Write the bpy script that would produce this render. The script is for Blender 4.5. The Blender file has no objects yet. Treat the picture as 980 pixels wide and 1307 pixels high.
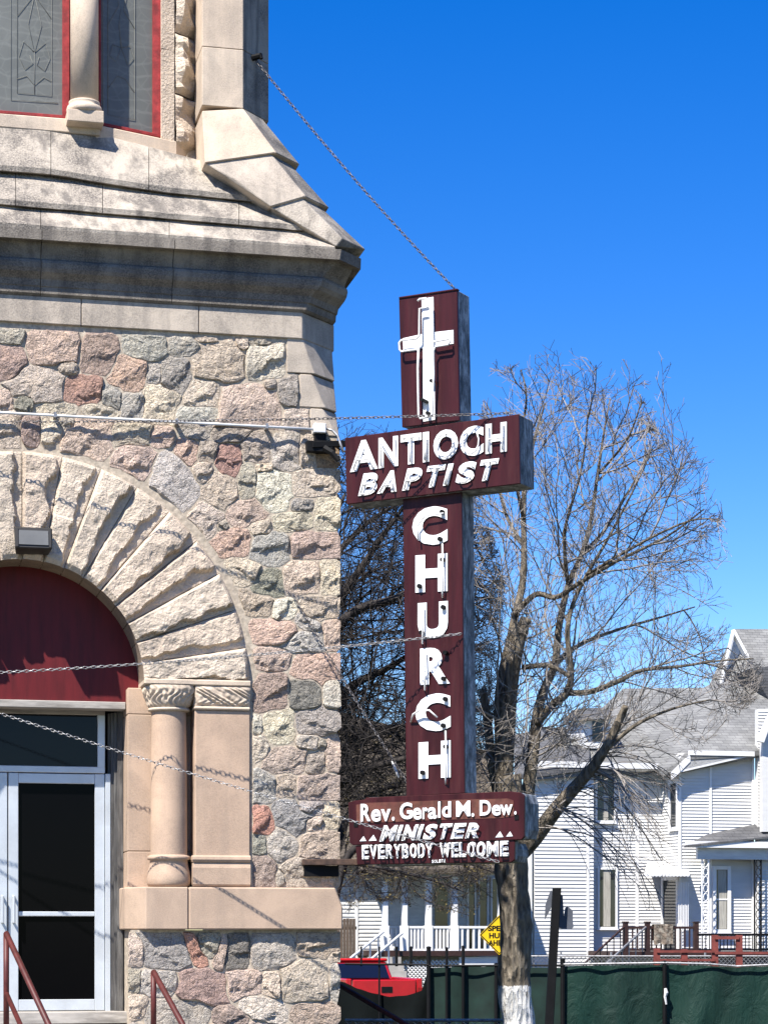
import bpy, bmesh, math, random
import numpy as np
from mathutils import Vector, Matrix, noise

sc = bpy.context.scene
col = sc.collection
R = math.radians

# ------------------------------------------------------------------ camera
F, CX, HY, EYE = 2900.0, 490.0, 1195.0, 1.6          # focal length / horizon in photograph pixels
cam_d = bpy.data.cameras.new('camera')
cam_d.sensor_fit = 'HORIZONTAL'; cam_d.sensor_width = 36.0
cam_d.lens = F / 980.0 * 36.0
cam_d.shift_x = 0.0
cam_d.shift_y = (HY - 653.5) / 980.0
cam_d.clip_start = 0.1; cam_d.clip_end = 6000
cam = bpy.data.objects.new('camera', cam_d); col.objects.link(cam)
cam.location = (0, 0, EYE); cam.rotation_euler = (R(90), 0, 0)
sc.camera = cam

# ------------------------------------------------------------------ sky, sun, exposure
SUN = Vector((0.53, 0.79, -1.26)).normalized()        # travel direction of the light
elev = math.asin(-SUN.z); azim = math.atan2(-SUN.x, -SUN.y)
w = bpy.data.worlds.new('World'); sc.world = w; w.use_nodes = True
nt = w.node_tree; nt.nodes.clear()
sky = nt.nodes.new('ShaderNodeTexSky'); sky.sky_type = 'NISHITA'; sky.sun_disc = False
sky.sun_elevation = elev; sky.sun_rotation = azim
sky.altitude = 200; sky.air_density = 0.9; sky.dust_density = 0.0; sky.ozone_density = 2.5
hs = nt.nodes.new('ShaderNodeHueSaturation'); hs.inputs['Saturation'].default_value = 1.455
hs.inputs['Value'].default_value = 1.6; hs.inputs['Hue'].default_value = 0.517
bg = nt.nodes.new('ShaderNodeBackground'); bg.inputs['Strength'].default_value = 0.060
wo = nt.nodes.new('ShaderNodeOutputWorld')
nt.links.new(sky.outputs[0], hs.inputs['Color']); nt.links.new(hs.outputs[0], bg.inputs['Color'])
nt.links.new(bg.outputs[0], wo.inputs['Surface'])
sun_d = bpy.data.lights.new('sun', 'SUN'); sun_d.energy = 5.0; sun_d.angle = R(0.5); sun_d.color = (1.0, 0.95, 0.88)
sun = bpy.data.objects.new('sun', sun_d); col.objects.link(sun)
sun.location = (-20, -30, 60); sun.rotation_euler = SUN.to_track_quat('-Z', 'Y').to_euler()
sc.view_settings.view_transform = 'Standard'; sc.view_settings.look = 'None'
sc.view_settings.exposure = 1.12; sc.view_settings.gamma = 1.0
sc.view_settings.use_curve_mapping = False

# ------------------------------------------------------------------ frames: pixel -> place
class Frame:
    """a vertical plane in the world: x runs along it, y away from the camera, z up"""
    def __init__(s, x, y, ang):
        s.o = Vector((x, y, 0)); s.a = ang
        s.M = Matrix.Translation(s.o) @ Matrix.Rotation(ang, 4, 'Z'); s.I = s.M.inverted()
    def at(s, px, py, d=0.0):                    # point of the plane y = -d seen at photograph pixel (px, py)
        o = s.I @ Vector((0, 0, EYE)); r = Vector(((px - CX) / F, 1, (HY - py) / F))
        r = s.I.to_3x3() @ r
        t = (-d - o.y) / r.y
        return Vector((o.x + t * r.x, -d, o.z + t * r.z))
def atY(px, py, Y):
    return Vector(((px - CX) / F * Y, Y, EYE + (HY - py) / F * Y))
CH = Frame((433 - CX) / F * 21.0, 21.0, R(12.8))       # church front, x = 0 at its corner
SG = Frame((441 - CX) / F * 20.85, 20.85, R(-28.5))    # the sign's face

# ------------------------------------------------------------------ mesh helpers
class MB:
    def __init__(s): s.v = []; s.f = []
    def add(s, vs, fs):
        n = len(s.v); s.v += [tuple(p) for p in vs]; s.f += [tuple(i + n for i in f) for f in fs]
    def box(s, x0, x1, y0, y1, z0, z1):
        s.add([(x0,y0,z0),(x1,y0,z0),(x1,y1,z0),(x0,y1,z0),(x0,y0,z1),(x1,y0,z1),(x1,y1,z1),(x0,y1,z1)],
              [(0,3,2,1),(4,5,6,7),(0,1,5,4),(1,2,6,5),(2,3,7,6),(3,0,4,7)])
    def prism(s, front, back):
        n = len(front); s.add(list(front) + list(back),
            [tuple(range(n)), tuple(range(2*n-1, n-1, -1))] + [(i, i+n, (i+1) % n + n, (i+1) % n) for i in range(n)])
    def tube(s, pts, rad, n=6, cap=True):
        pts = [Vector(p) for p in pts]; m = len(pts)
        if not hasattr(rad, '__len__'): rad = [rad] * m
        base = len(s.v); u = None
        for i, p in enumerate(pts):
            t = (pts[min(i+1, m-1)] - pts[max(i-1, 0)])
            if t.length < 1e-9: t = Vector((0, 0, 1))
            t.normalize()
            if u is None:
                u = t.cross(Vector((0, 0, 1)))
                if u.length < 0.1: u = t.cross(Vector((1, 0, 0)))
            u = u - t * u.dot(t)
            if u.length < 1e-6: u = t.orthogonal()
            u.normalize(); b = t.cross(u); r = rad[i]
            for k in range(n):
                a = 2 * math.pi * k / n
                q = p + u * (math.cos(a) * r) + b * (math.sin(a) * r)
                s.v.append((q.x, q.y, q.z))
        for i in range(m - 1):
            for k in range(n):
                a = base + i * n + k; b2 = base + i * n + (k + 1) % n
                s.f.append((a, b2, b2 + n, a + n))
        if cap:
            s.f.append(tuple(base + k for k in reversed(range(n))))
            s.f.append(tuple(base + (m - 1) * n + k for k in range(n)))
    def lathe(s, prof, cx, cy, n=24, a0=0.0, a1=2 * math.pi):
        base = len(s.v); full = abs(a1 - a0 - 2 * math.pi) < 1e-6; m = n if full else n + 1
        for r, z in prof:
            for k in range(m):
                a = a0 + (a1 - a0) * k / n
                s.v.append((cx + r * math.cos(a), cy + r * math.sin(a), z))
        for i in range(len(prof) - 1):
            for k in range(n):
                k2 = (k + 1) % m
                s.f.append((base + i*m + k, base + i*m + k2, base + (i+1)*m + k2, base + (i+1)*m + k))
    def mesh(s, name, smooth=False, bevel=0.0, fix=True):
        me = bpy.data.meshes.new(name); me.from_pydata(s.v, [], s.f)
        if fix or bevel:
            bm = bmesh.new(); bm.from_mesh(me)
            if fix: bmesh.ops.recalc_face_normals(bm, faces=bm.faces)
            if bevel:
                es = [e for e in bm.edges if len(e.link_faces) == 2 and e.calc_face_angle(0) > 0.5]
                bmesh.ops.bevel(bm, geom=es, offset=bevel, segments=1, profile=0.5, affect='EDGES', clamp_overlap=True)
            bm.to_mesh(me); bm.free()
        if smooth: me.polygons.foreach_set('use_smooth', [True] * len(me.polygons))
        me.update(); return me

def obj(name, data, mat, parent=None, color=None, kind=None, label=None, cat=None, group=None, smooth=False, bevel=0.0, fix=True):
    if isinstance(data, MB): data = data.mesh(name, smooth, bevel, fix)
    o = bpy.data.objects.new(name, data); col.objects.link(o)
    if mat and data and not data.materials: data.materials.append(mat)
    if parent: o.parent = parent
    if color: o.color = (*color, 1.0)
    tag(o, label, cat, group, kind)
    return o
def tag(o, label=None, cat=None, group=None, kind=None):
    if label: o['label'] = label
    if cat: o['category'] = cat
    if group: o['group'] = group
    if kind: o['kind'] = kind
    return o
def thing(name, M, label, cat, group=None):
    o = bpy.data.objects.new(name, None); col.objects.link(o); o.matrix_world = M
    return tag(o, label, cat, group)

# ------------------------------------------------------------------ materials
def mat_base(name):
    m = bpy.data.materials.new(name); m.use_nodes = True; t = m.node_tree
    b = t.nodes['Principled BSDF']; b.inputs['Roughness'].default_value = 0.85
    b.inputs['Specular IOR Level'].default_value = 0.25
    return m, t, b
def N(t, typ, **kw):
    n = t.nodes.new(typ)
    for k, v in kw.items():
        if k in n.inputs: n.inputs[k].default_value = v
        else: setattr(n, k, v)
    return n
def ramp(t, fac, stops):
    r = t.nodes.new('ShaderNodeValToRGB'); e = r.color_ramp.elements
    while len(e) < len(stops): e.new(0.5)
    for el, (p, c) in zip(e, stops):
        el.position = p; el.color = (*c, 1) if len(c) == 3 else c
    t.links.new(fac, r.inputs['Fac']); return r.outputs['Color']
def mix(t, a, b, fac, mode='MIX'):
    n = t.nodes.new('ShaderNodeMix'); n.data_type = 'RGBA'; n.blend_type = mode; n.clamp_factor = True
    for s, v in ((n.inputs[6], a), (n.inputs[7], b)):
        if isinstance(v, (tuple, list)): s.default_value = (*v[:3], 1)
        else: t.links.new(v, s)
    if isinstance(fac, (int, float)): n.inputs[0].default_value = fac
    else: t.links.new(fac, n.inputs[0])
    return n.outputs[2]
def tex(t, scale, detail=4, rough=0.55, coord='Object', stretch=None, kind='ShaderNodeTexNoise', dist=0.0):
    c = t.nodes.new('ShaderNodeTexCoord'); o = c.outputs[coord]
    if stretch:
        mp = N(t, 'ShaderNodeMapping'); mp.inputs['Scale'].default_value = stretch
        t.links.new(o, mp.inputs['Vector']); o = mp.outputs[0]
    n = t.nodes.new(kind); n.inputs['Scale'].default_value = scale
    if kind == 'ShaderNodeTexNoise':
        n.inputs['Detail'].default_value = detail; n.inputs['Roughness'].default_value = rough
        n.inputs['Distortion'].default_value = dist
    t.links.new(o, n.inputs['Vector']); return n
def bump(t, b, h, strength, dist):
    n = N(t, 'ShaderNodeBump', Strength=strength, Distance=dist)
    t.links.new(h, n.inputs['Height']); t.links.new(n.outputs[0], b.inputs['Normal'])
    return n

def m_stone():                                        # rubble: the stone's own colour comes from the object
    m, t, b = mat_base('rubble_stone')
    oi = t.nodes.new('ShaderNodeObjectInfo')
    n1 = tex(t, 8, 5, 0.6); n2 = tex(t, 95, 3, 0.7); n3 = tex(t, 30, 6, 0.72, dist=0.5)
    vc = tex(t, 15, kind='ShaderNodeTexVoronoi'); vc.feature = 'DISTANCE_TO_EDGE'
    c = mix(t, oi.outputs['Color'], ramp(t, n1.outputs[0], [(0.3, (0.66,0.62,0.60)), (0.5, (1,1,1)), (0.72, (1.14,1.06,0.96))]), 0.7, 'MULTIPLY')
    c = mix(t, c, ramp(t, n2.outputs[0], [(0.34, (0.36,0.35,0.34)), (0.46, (1,1,1)), (0.6, (1.02,1.0,0.98)), (0.67, (1.3,1.27,1.22))]), 0.85, 'MULTIPLY')
    c = mix(t, c, ramp(t, n3.outputs[0], [(0.36, (0.38,0.37,0.36)), (0.5, (1,1,1))]), 0.65, 'MULTIPLY')
    t.links.new(c, b.inputs['Base Color'])
    def mul(x, k):
        q = N(t, 'ShaderNodeMath', operation='MULTIPLY'); q.inputs[1].default_value = k; t.links.new(x, q.inputs[0]); return q.outputs[0]
    def add(x, y):
        q = N(t, 'ShaderNodeMath', operation='ADD'); t.links.new(x, q.inputs[0]); t.links.new(y, q.inputs[1]); return q.outputs[0]
    mn = N(t, 'ShaderNodeMath', operation='MINIMUM'); mn.inputs[1].default_value = .12; t.links.new(vc.outputs['Distance'], mn.inputs[0])
    bump(t, b, add(add(mul(n3.outputs[0], 1.0), mul(n2.outputs[0], .30)), mul(mn.outputs[0], 1.3)), 1.0, 0.045)
    return m
def m_lime(name, base, dark, grime=0.5, rough_amt=0.5, bscale=60, streak=True, pink=(1,1,1)):
    m, t, b = mat_base(name)
    n1 = tex(t, 2.2, 6, 0.62, dist=0.4); n2 = tex(t, 3.0, 5, 0.6, stretch=(2.4, 2.4, 0.35)); n3 = tex(t, bscale, 4, 0.65)
    base = tuple(v * .84 for v in base); dark = tuple(v * .8 for v in dark)
    oi = t.nodes.new('ShaderNodeObjectInfo')
    c = mix(t, base, mix(t, base, pink, 1.0, 'MULTIPLY'), oi.outputs['Random'])
    c = mix(t, c, ramp(t, n1.outputs[0], [(0.34, (0.80,0.78,0.75)), (0.6, (1.06,1.04,1.0))]), 0.7, 'MULTIPLY')
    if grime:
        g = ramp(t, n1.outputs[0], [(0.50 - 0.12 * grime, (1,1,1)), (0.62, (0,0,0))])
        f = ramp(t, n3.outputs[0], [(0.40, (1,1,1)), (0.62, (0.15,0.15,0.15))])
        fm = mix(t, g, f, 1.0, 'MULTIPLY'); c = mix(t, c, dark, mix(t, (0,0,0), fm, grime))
        if streak:
            g2 = ramp(t, n2.outputs[0], [(0.36, (1,1,1)), (0.52, (0,0,0))]); c = mix(t, c, dark, mix(t, (0,0,0), g2, 0.75 * grime))
    c = mix(t, c, ramp(t, n3.outputs[0], [(0.3, (0.78,0.77,0.75)), (0.5, (1,1,1))]), 0.5, 'MULTIPLY')
    t.links.new(c, b.inputs['Base Color']); bump(t, b, n3.outputs[0], rough_amt, 0.012 if rough_amt < .75 else .035)
    return m
def m_plain(name, base, rough=0.6, var=0.15, scale=8, metal=0.0, bmp=0.0, stretch=None, spec=0.3, dirt=None, dirt_amt=0.5):
    m, t, b = mat_base(name)
    n = tex(t, scale, 5, 0.6, stretch=stretch)
    lo = 1 - var * 1.6; hi = 1 + var
    base = tuple(v * .85 for v in base)
    c = mix(t, base, ramp(t, n.outputs[0], [(0.3, (lo,lo,lo)), (0.7, (hi,hi,hi))]), 1.0, 'MULTIPLY')
    if dirt:
        n2 = tex(t, scale * 0.6, 6, 0.7, stretch=stretch)
        c = mix(t, c, dirt, mix(t, (0,0,0), ramp(t, n2.outputs[0], [(0.48, (0,0,0)), (0.62, (1,1,1))]), dirt_amt))
    t.links.new(c, b.inputs['Base Color']); b.inputs['Roughness'].default_value = rough
    b.inputs['Metallic'].default_value = metal; b.inputs['Specular IOR Level'].default_value = spec
    if bmp: bump(t, b, n.outputs[0], bmp, 0.01)
    return m

M = {}
M['stone'] = m_stone()
M['mortar'] = m_plain('mortar', (0.52, 0.44, 0.34), 0.95, 0.25, 22, bmp=0.8, dirt=(0.20,0.17,0.14), dirt_amt=0.35)
M['soffit'] = m_lime('brown_limestone', (0.30, 0.235, 0.18), (0.12,0.09,0.07), 0.5, 0.5, 50, False)  # darker brown stone for the underside of the arch
M['voussoir'] = m_lime('rock_faced_limestone', (0.71, 0.61, 0.495), (0.30,0.26,0.22), 0.18, 0.8, 45, False, (1.0, 0.95, 0.93))
M['smooth'] = m_lime('smooth_sandstone', (0.53, 0.395, 0.295), (0.30,0.24,0.19), 0.28, 0.25, 90, True, (1.05, 1.02, 1.0))
M['shaft'] = m_lime('tower_limestone', (0.66, 0.55, 0.435), (0.27,0.24,0.21), 0.30, 0.3, 80, True, (1.0, 0.97, 0.95))
M['grimeshade'] = m_lime('shaded_grimy_limestone', (0.34, 0.31, 0.27), (0.10,0.093,0.085), 0.9, 0.6, 75, True)  # darker stone for the right-hand chamfers: grime, with their shade put into the colour
M['band'] = m_lime('band_limestone', (0.56, 0.485, 0.40), (0.20,0.18,0.16), 0.5, 0.35, 80, True, (0.97, 0.97, 0.98))
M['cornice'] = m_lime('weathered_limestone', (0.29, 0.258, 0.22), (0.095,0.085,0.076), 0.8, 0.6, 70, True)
M['coping'] = m_lime('coping_limestone', (0.50, 0.445, 0.375), (0.12,0.108,0.098), 0.95, 0.7, 60, True)
M['redpaint'] = m_plain('dark_red_panel', (0.118, 0.008, 0.010), 0.55, 0.2, 5, stretch=(3,3,0.4), dirt=(0.13,0.008,0.010), dirt_amt=0.5)
M['redframe'] = m_plain('peeling_red_paint', (0.33, 0.035, 0.035), 0.6, 0.25, 14, dirt=(0.10,0.015,0.015), dirt_amt=0.6, bmp=0.4)
M['oldwood'] = m_plain('weathered_white_wood', (0.42, 0.39, 0.35), 0.8, 0.25, 6, stretch=(0.5,3,3), dirt=(0.10,0.09,0.08), dirt_amt=0.5)
M['aluminium'] = m_plain('painted_aluminium', (0.62, 0.66, 0.69), 0.35, 0.06, 4, metal=0.25, spec=0.5, dirt=(0.30,0.30,0.29), dirt_amt=0.2)
M['darkwood'] = m_plain('dark_jamb_wood', (0.09, 0.085, 0.08), 0.6, 0.3, 6, stretch=(6,6,0.5), dirt=(0.28,0.27,0.25), dirt_amt=0.35)
M['blackmetal'] = m_plain('black_metal', (0.007, 0.007, 0.0075), 0.6, 0.2, 10, spec=.15)
M['steel'] = m_plain('galvanised_steel', (0.42, 0.42, 0.42), 0.45, 0.2, 30, metal=0.6, dirt=(0.10,0.08,0.07), dirt_amt=0.5)
M['chainsteel'] = m_plain('weathered_chain_steel', (0.20, 0.19, 0.19), 0.5, 0.35, 30, metal=0.5, dirt=(0.05,0.035,0.03), dirt_amt=0.6)
M['conduit'] = m_plain('white_conduit', (0.72, 0.72, 0.71), 0.5, 0.1, 6, stretch=(1,8,8))
M['rail'] = m_plain('red_rail_paint', (0.10, 0.022, 0.019), 0.5, 0.25, 12, dirt=(0.05,0.015,0.012), dirt_amt=0.5)
M['maroon'] = m_plain('maroon_enamel', (0.044, 0.0075, 0.0095), 0.42, 0.28, 3.0, stretch=(3.5,3.5,0.35), dirt=(0.062,0.020,0.019), dirt_amt=0.45, spec=0.2, bmp=.12)
M['whitepaint'] = m_plain('white_enamel', (0.84, 0.84, 0.83), 0.4, 0.05, 9, dirt=(0.50,0.49,0.47), dirt_amt=0.10)
M['neon'] = m_plain('white_glass_tube', (0.86, 0.85, 0.82), 0.2, 0.08, 20, spec=0.6)
M['rustpatch'] = m_plain('rust_brown_patch', (0.125, 0.045, 0.030), 0.7, 0.3, 14, dirt=(0.09,0.018,0.018), dirt_amt=0.55)
M['rust'] = m_plain('rusty_steel', (0.10, 0.06, 0.042), 0.85, 0.4, 16, dirt=(0.03,0.022,0.02), dirt_amt=0.5)
def m_oldsheet():
    m, t, b = mat_base('weathered_sheet_metal')
    n = tex(t, 5, 7, 0.75, stretch=(2.2, 2.2, 0.8)); n2 = tex(t, 26, 5, 0.7, stretch=(1,1,0.4))
    c = ramp(t, n.outputs[0], [(0.38, (0.05,0.055,0.06)), (0.50, (0.17,0.18,0.19)), (0.66, (0.40,0.425,0.44))])
    c = mix(t, c, ramp(t, n2.outputs[0], [(0.35, (0.2,0.2,0.2)), (0.55, (1.1,1.1,1.1))]), 0.8, 'MULTIPLY')
    t.links.new(c, b.inputs['Base Color']); b.inputs['Roughness'].default_value = 0.6; bump(t, b, n2.outputs[0], 0.3, 0.004)
    return m
M['sheet'] = m_oldsheet()
def m_glass(name, base, rough=0.04, spec=0.5):
    m, t, b = mat_base(name); b.inputs['Base Color'].default_value = (*base, 1)
    b.inputs['Roughness'].default_value = rough; b.inputs['Specular IOR Level'].default_value = spec
    n = tex(t, 1.3, 2, 0.5); bump(t, b, n.outputs[0], 0.03, 0.05)
    return m
M['blackglass'] = m_glass('dark_door_glass', (0.002, 0.002, 0.0025), 0.12, 0.04)
M['transom'] = m_glass('transom_glass', (0.006, 0.007, 0.008), 0.05, 0.16)
M['houseglass'] = m_glass('house_window_glass', (0.02, 0.022, 0.022), 0.06, 0.5)
def m_leaded():
    m, t, b = mat_base('cloudy_leaded_glass')
    v = tex(t, 7.5, kind='ShaderNodeTexVoronoi'); v.feature = 'DISTANCE_TO_EDGE'
    wv = N(t, 'ShaderNodeTexWave', wave_type='RINGS'); wv.inputs['Scale'].default_value = 2.6; wv.inputs['Distortion'].default_value = 6.0
    c0 = t.nodes.new('ShaderNodeTexCoord'); t.links.new(c0.outputs['Object'], wv.inputs['Vector'])
    n = tex(t, 1.2, 4, 0.6)
    c = ramp(t, n.outputs[0], [(0.3, (0.105,0.11,0.097)), (0.7, (0.165,0.168,0.148))])
    lines = ramp(t, v.outputs['Distance'], [(0.02, (1,1,1)), (0.06, (0,0,0))])
    ln2 = ramp(t, wv.outputs['Fac'], [(0.90, (0,0,0)), (0.97, (1,1,1))])
    c = mix(t, c, (0.20,0.205,0.18), mix(t, (0,0,0), lines, 0.25)); c = mix(t, c, (0.22,0.225,0.2), mix(t, (0,0,0), ln2, 0.25))
    t.links.new(c, b.inputs['Base Color']); b.inputs['Roughness'].default_value = 0.35; b.inputs['Specular IOR Level'].default_value = 0.4
    return m
M['leaded'] = m_leaded()
M['came'] = m_plain('pale_lead_came', (0.21, 0.213, 0.19), .6, .1, 9)

# ------------------------------------------------------------------ ground
def smooth01(x): x = max(0.0, min(1.0, x)); return x * x * (3 - 2 * x)
def ground_z(Y): return -0.65 * smooth01((Y - 24) / 5) + 0.80 * smooth01((Y - 53) / 3)
def make_ground():
    b = MB(); ys = [-3000, -200, -40, 0, 15, 22] + [24 + 0.5 * i for i in range(12)] + [32, 40, 46, 51] + [53 + 0.5 * i for i in range(8)] + [60, 80, 150, 600, 3000]
    xs = [-3000, -200, -50, -15, -5, 0, 5, 15, 50, 200, 3000]
    for y in ys:
        for x in xs: b.v.append((x, y, ground_z(y)))
    n = len(xs)
    for j in range(len(ys) - 1):
        for i in range(n - 1): b.f.append((j*n+i, j*n+i+1, (j+1)*n+i+1, (j+1)*n+i))
    m, t, p = mat_base('early_spring_lawn')
    n1 = tex(t, 0.6, 6, 0.6); n2 = tex(t, 25, 4, 0.7)
    c = ramp(t, n1.outputs[0], [(0.35, (0.075,0.062,0.035)), (0.6, (0.055,0.065,0.025))])
    c = mix(t, c, ramp(t, n2.outputs[0], [(0.3, (0.5,0.5,0.5)), (0.7, (1.3,1.3,1.2))]), 0.8, 'MULTIPLY')
    t.links.new(c, p.inputs['Base Color']); bump(t, p, n2.outputs[0], 0.8, 0.05)
    obj('ground', b, m, kind='structure', fix=False)
    asphalt = m_plain('asphalt', (0.055, 0.054, 0.052), 0.9, 0.2, 3, bmp=0.3)
    conc = m_plain('concrete_paving', (0.36, 0.34, 0.31), 0.9, 0.15, 3, bmp=0.2)
    b = MB(); b.box(-80, 80, 43.5, 51.5, -0.75, -0.646); obj('road', b, asphalt, kind='structure')
    b = MB(); b.box(-80, 80, 51.5, 51.7, -0.75, -0.53); obj('kerb', b, conc, kind='structure')
    b = MB(); b.box(-80, 80, 43.3, 43.5, -0.75, -0.53); obj('kerb', b, conc, kind='structure')
    b = MB(); b.box(-40, 40, 10.0, 13.0, -0.1, 0.004); obj('pavement', b, conc, kind='structure')
make_ground()

# ------------------------------------------------------------------ church
rng = random.Random(7)
church = thing('church', CH.M, 'old church tower corner of rubble fieldstone and limestone with a round arched red entrance', 'church')
XC = CH.at(28, 870).x; ZS = CH.at(28, 870).z
RO = CH.at(319, 874).x - XC; RI = CH.at(183, 872).x - XC
ZW = CH.at(385, 433).z                                  # top of the rubble, underside of the band
XL = -6.4                                               # the front is built to here, left of the picture
X_PIL0, X_PIL1 = CH.at(249, 1000, .04).x, CH.at(320, 1000, .04).x
X_J = CH.at(163, 1000, -.25).x                          # edge of the doorway

def hull(name, pts, mat, parent, bevel=0.008, **kw):
    bm = bmesh.new()
    for p in pts: bm.verts.new(p)
    r = bmesh.ops.convex_hull(bm, input=bm.verts)
    bmesh.ops.delete(bm, geom=[v for v in bm.verts if not v.link_faces], context='VERTS')
    bmesh.ops.dissolve_limit(bm, angle_limit=0.02, verts=bm.verts, edges=bm.edges)
    bmesh.ops.recalc_face_normals(bm, faces=bm.faces)
    if bevel: bmesh.ops.bevel(bm, geom=list(bm.edges), offset=bevel, segments=1, profile=0.5, affect='EDGES', clamp_overlap=True)
    me = bpy.data.meshes.new(name); bm.to_mesh(me); bm.free()
    return obj(name, me, mat, parent, **kw)

# --- the mortar core, cut round the doorway
b = MB()
ow = X_PIL0 - XC - 0.01
ra = RO - 0.05
poly = [(0, -0.6), (-0.02, -0.6), (-0.02, CH.at(400, 556).z), (-.27, CH.at(400, 556).z + .002), (-.27, CH.at(400, 479).z), (-.42, CH.at(400, 478.5).z), (-.42, ZW), (XL, ZW), (XL, -0.6), (XC - ow - .55, -0.6), (XC - ow - .55, ZS)]
poly += [(XC + ra * math.cos(a), ZS + ra * math.sin(a)) for a in [math.pi * (1 - k / 32) for k in range(33)]]
poly += [(X_PIL1 - .02, ZS), (X_PIL1 - .02, -0.6)]
poly = poly[1:]
b.prism([(x, 0.0, z) for x, z in poly], [(x, 0.62, z) for x, z in poly])
rubble = obj('rubble_wall', b, M['mortar'], church, label='grey, pink and cream fieldstones laid in wide mortar joints')

STONE_COL = {'n': (0.37,0.325,0.27), 'm': (0.39,0.285,0.245), 'p': (0.51,0.40,0.325), 'b': (0.52,0.44,0.35), 'r': (0.36,0.21,0.165),
    'v': (0.27,0.265,0.215), 'c': (0.58,0.50,0.385), 'g': (0.45,0.42,0.37), 'y': (0.355,0.325,0.295), 's': (0.51,0.355,0.28),
    'w': (0.66,0.605,0.50), 'o': (0.37,0.255,0.15), 'k': (0.165,0.16,0.15), 'q': (0.25,0.245,0.24), 'e': (0.40,0.185,0.14)}
SEEDS = """14 427 16 12 0 n|13 464 21 22 10 m|66 444 33 21 0 p|86 470 12 8 0 b|127 453 22 23 0 m|44 490 35 22 8 b|106 497 23 17 0 r
31 514 11 10 20 v|5 509 11 13 0 p|72 522 22 7 0 c|130 524 20 8 0 c|12 546 15 18 0 b|41 548 16 14 0 m|62 548 16 14 0 b|113 556 28 20 5 p
86 540 10 7 0 g|186 443 27 17 5 g|235 441 20 15 -20 g|164 476 22 22 15 s|197 477 9 14 10 g|224 478 20 24 -10 y|279 462 33 24 0 b
204 513 22 22 10 c|171 517 16 15 0 g|142 508 12 16 0 y|258 502 21 18 0 b|250 529 27 10 0 g|170 557 26 14 5 b|205 560 15 13 0 p|248 552 18 10 0 y
262 431 18 6 0 b|294 557 22 8 0 n|239 575 17 17 35 s|176 585 25 19 15 p|222 612 24 40 -28 g|339 462 26 21 0 w|309 437 8 10 0 b|331 436 14 5 0 n
322 516 40 23 0 p|367 501 15 18 0 y|378 532 17 11 0 b|345 491 8 7 0 n|326 573 19 17 0 n|366 580 19 21 -10 g|392 580 12 17 0 b|417 584 15 13 0 o
294 588 16 20 0 r|315 614 11 24 0 n|337 597 11 5 0 c|350 627 22 25 0 w|403 617 29 17 0 c|386 645 16 8 0 y|417 656 17 22 0 b|375 666 26 12 -5 c
314 656 25 17 -15 p|332 674 15 12 0 c|280 628 21 23 35 c|259 603 12 13 -20 b|262 576 12 14 20 n|264 661 20 20 30 b|284 672 8 7 0 n|300 692 25 19 5 s
342 699 26 22 10 g|403 695 33 16 0 p|311 728 22 15 10 c|344 743 19 17 0 v|385 737 25 18 0 p|422 738 14 21 0 c|326 772 20 13 10 p|363 780 14 13 0 w
409 777 23 14 0 c|349 806 34 14 0 s|391 796 17 9 25 g|391 819 26 14 0 g|424 811 12 20 0 p|345 843 25 13 0 p|404 851 30 17 0 s|345 886 22 25 0 m
385 886 17 18 0 k|425 886 9 17 0 g|356 927 19 23 0 c|328 926 6 13 0 w|405 922 28 14 0 y|331 955 12 17 0 c|391 949 14 9 0 w|367 972 33 18 -5 p
400 975 14 14 0 n|425 962 9 23 0 p|411 951 6 6 0 n|335 1004 17 22 0 g|365 1003 13 18 0 b|406 1006 27 17 0 p|371 1043 27 20 40 q|332 1048 19 19 20 e
396 1031 17 9 0 y|423 1041 10 17 0 c|400 1053 13 9 0 b|329 1078 13 13 0 v|359 1079 20 19 -35 g|408 1078 27 17 0 p|334 1115 18 21 0 m|383 1116 26 19 0 c
420 1124 11 8 0 b|358 1122 6 10 0 n|216 1215 29 21 0 q|247 1213 8 22 -25 e|267 1204 12 13 0 n|303 1215 18 23 0 k|284 1216 6 23 15 p|346 1215 30 23 0 g
406 1206 28 16 0 p|385 1254 29 26 0 b|431 1252 9 26 0 g|201 1254 25 14 0 g|258 1260 30 20 10 m|312 1256 21 18 0 p|347 1257 12 17 0 c|337 1287 29 14 15 w
225 1298 38 18 -8 y|294 1300 21 13 15 m|403 1294 31 14 0 p|173 1218 9 16 0 b|172 1252 8 14 0 n|176 1285 10 14 0 b|430 1222 10 8 0 c"""
seeds = []
for s in SEEDS.replace('\n', '|').split('|'):
    x, y, rx, ry, ro, c = s.split(); seeds.append((float(x), float(y), float(rx), float(ry), R(float(ro)), c))
# rows outside the picture: below its edge and left of it
for gx in range(185, 440, 46):
    for gy in (1330, 1368, 1408): seeds.append((gx + rng.uniform(-9, 9), gy + rng.uniform(-5, 5), rng.uniform(20, 28), rng.uniform(15, 20), 0, rng.choice('bgpnycw')))
for gx in range(-470, -10, 44):
    for gy in range(395, 1420, 38):
        seeds.append((gx + rng.uniform(-9, 9), gy + rng.uniform(-7, 7), rng.uniform(16, 28), rng.uniform(14, 22), rng.uniform(-.4, .4), rng.choice('bgpnycwsmb')))
PCX, PCY, PRO = 28.0, 870.0, 297.0
def in_wall(x, y):
    if x < -470 or y > 1440 or y < 418 + 0.047 * x: return False
    lim = 434
    if y < 478: lim = 365
    elif y < 521: lim = 381
    elif y < 551: lim = 395
    if x > lim: return False
    if y < 872:
        if (x - PCX) ** 2 + (y - PCY + 0.0) ** 2 < PRO ** 2: return False
    elif y < 1190:
        if -266 < x < 322 or (1134 < y and -290 < x): return False
    elif -107 < x < 163: return False
    return True
SA = np.array([(s[0], s[1], s[2], s[3], math.cos(s[4]), math.sin(s[4])) for s in seeds])
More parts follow.
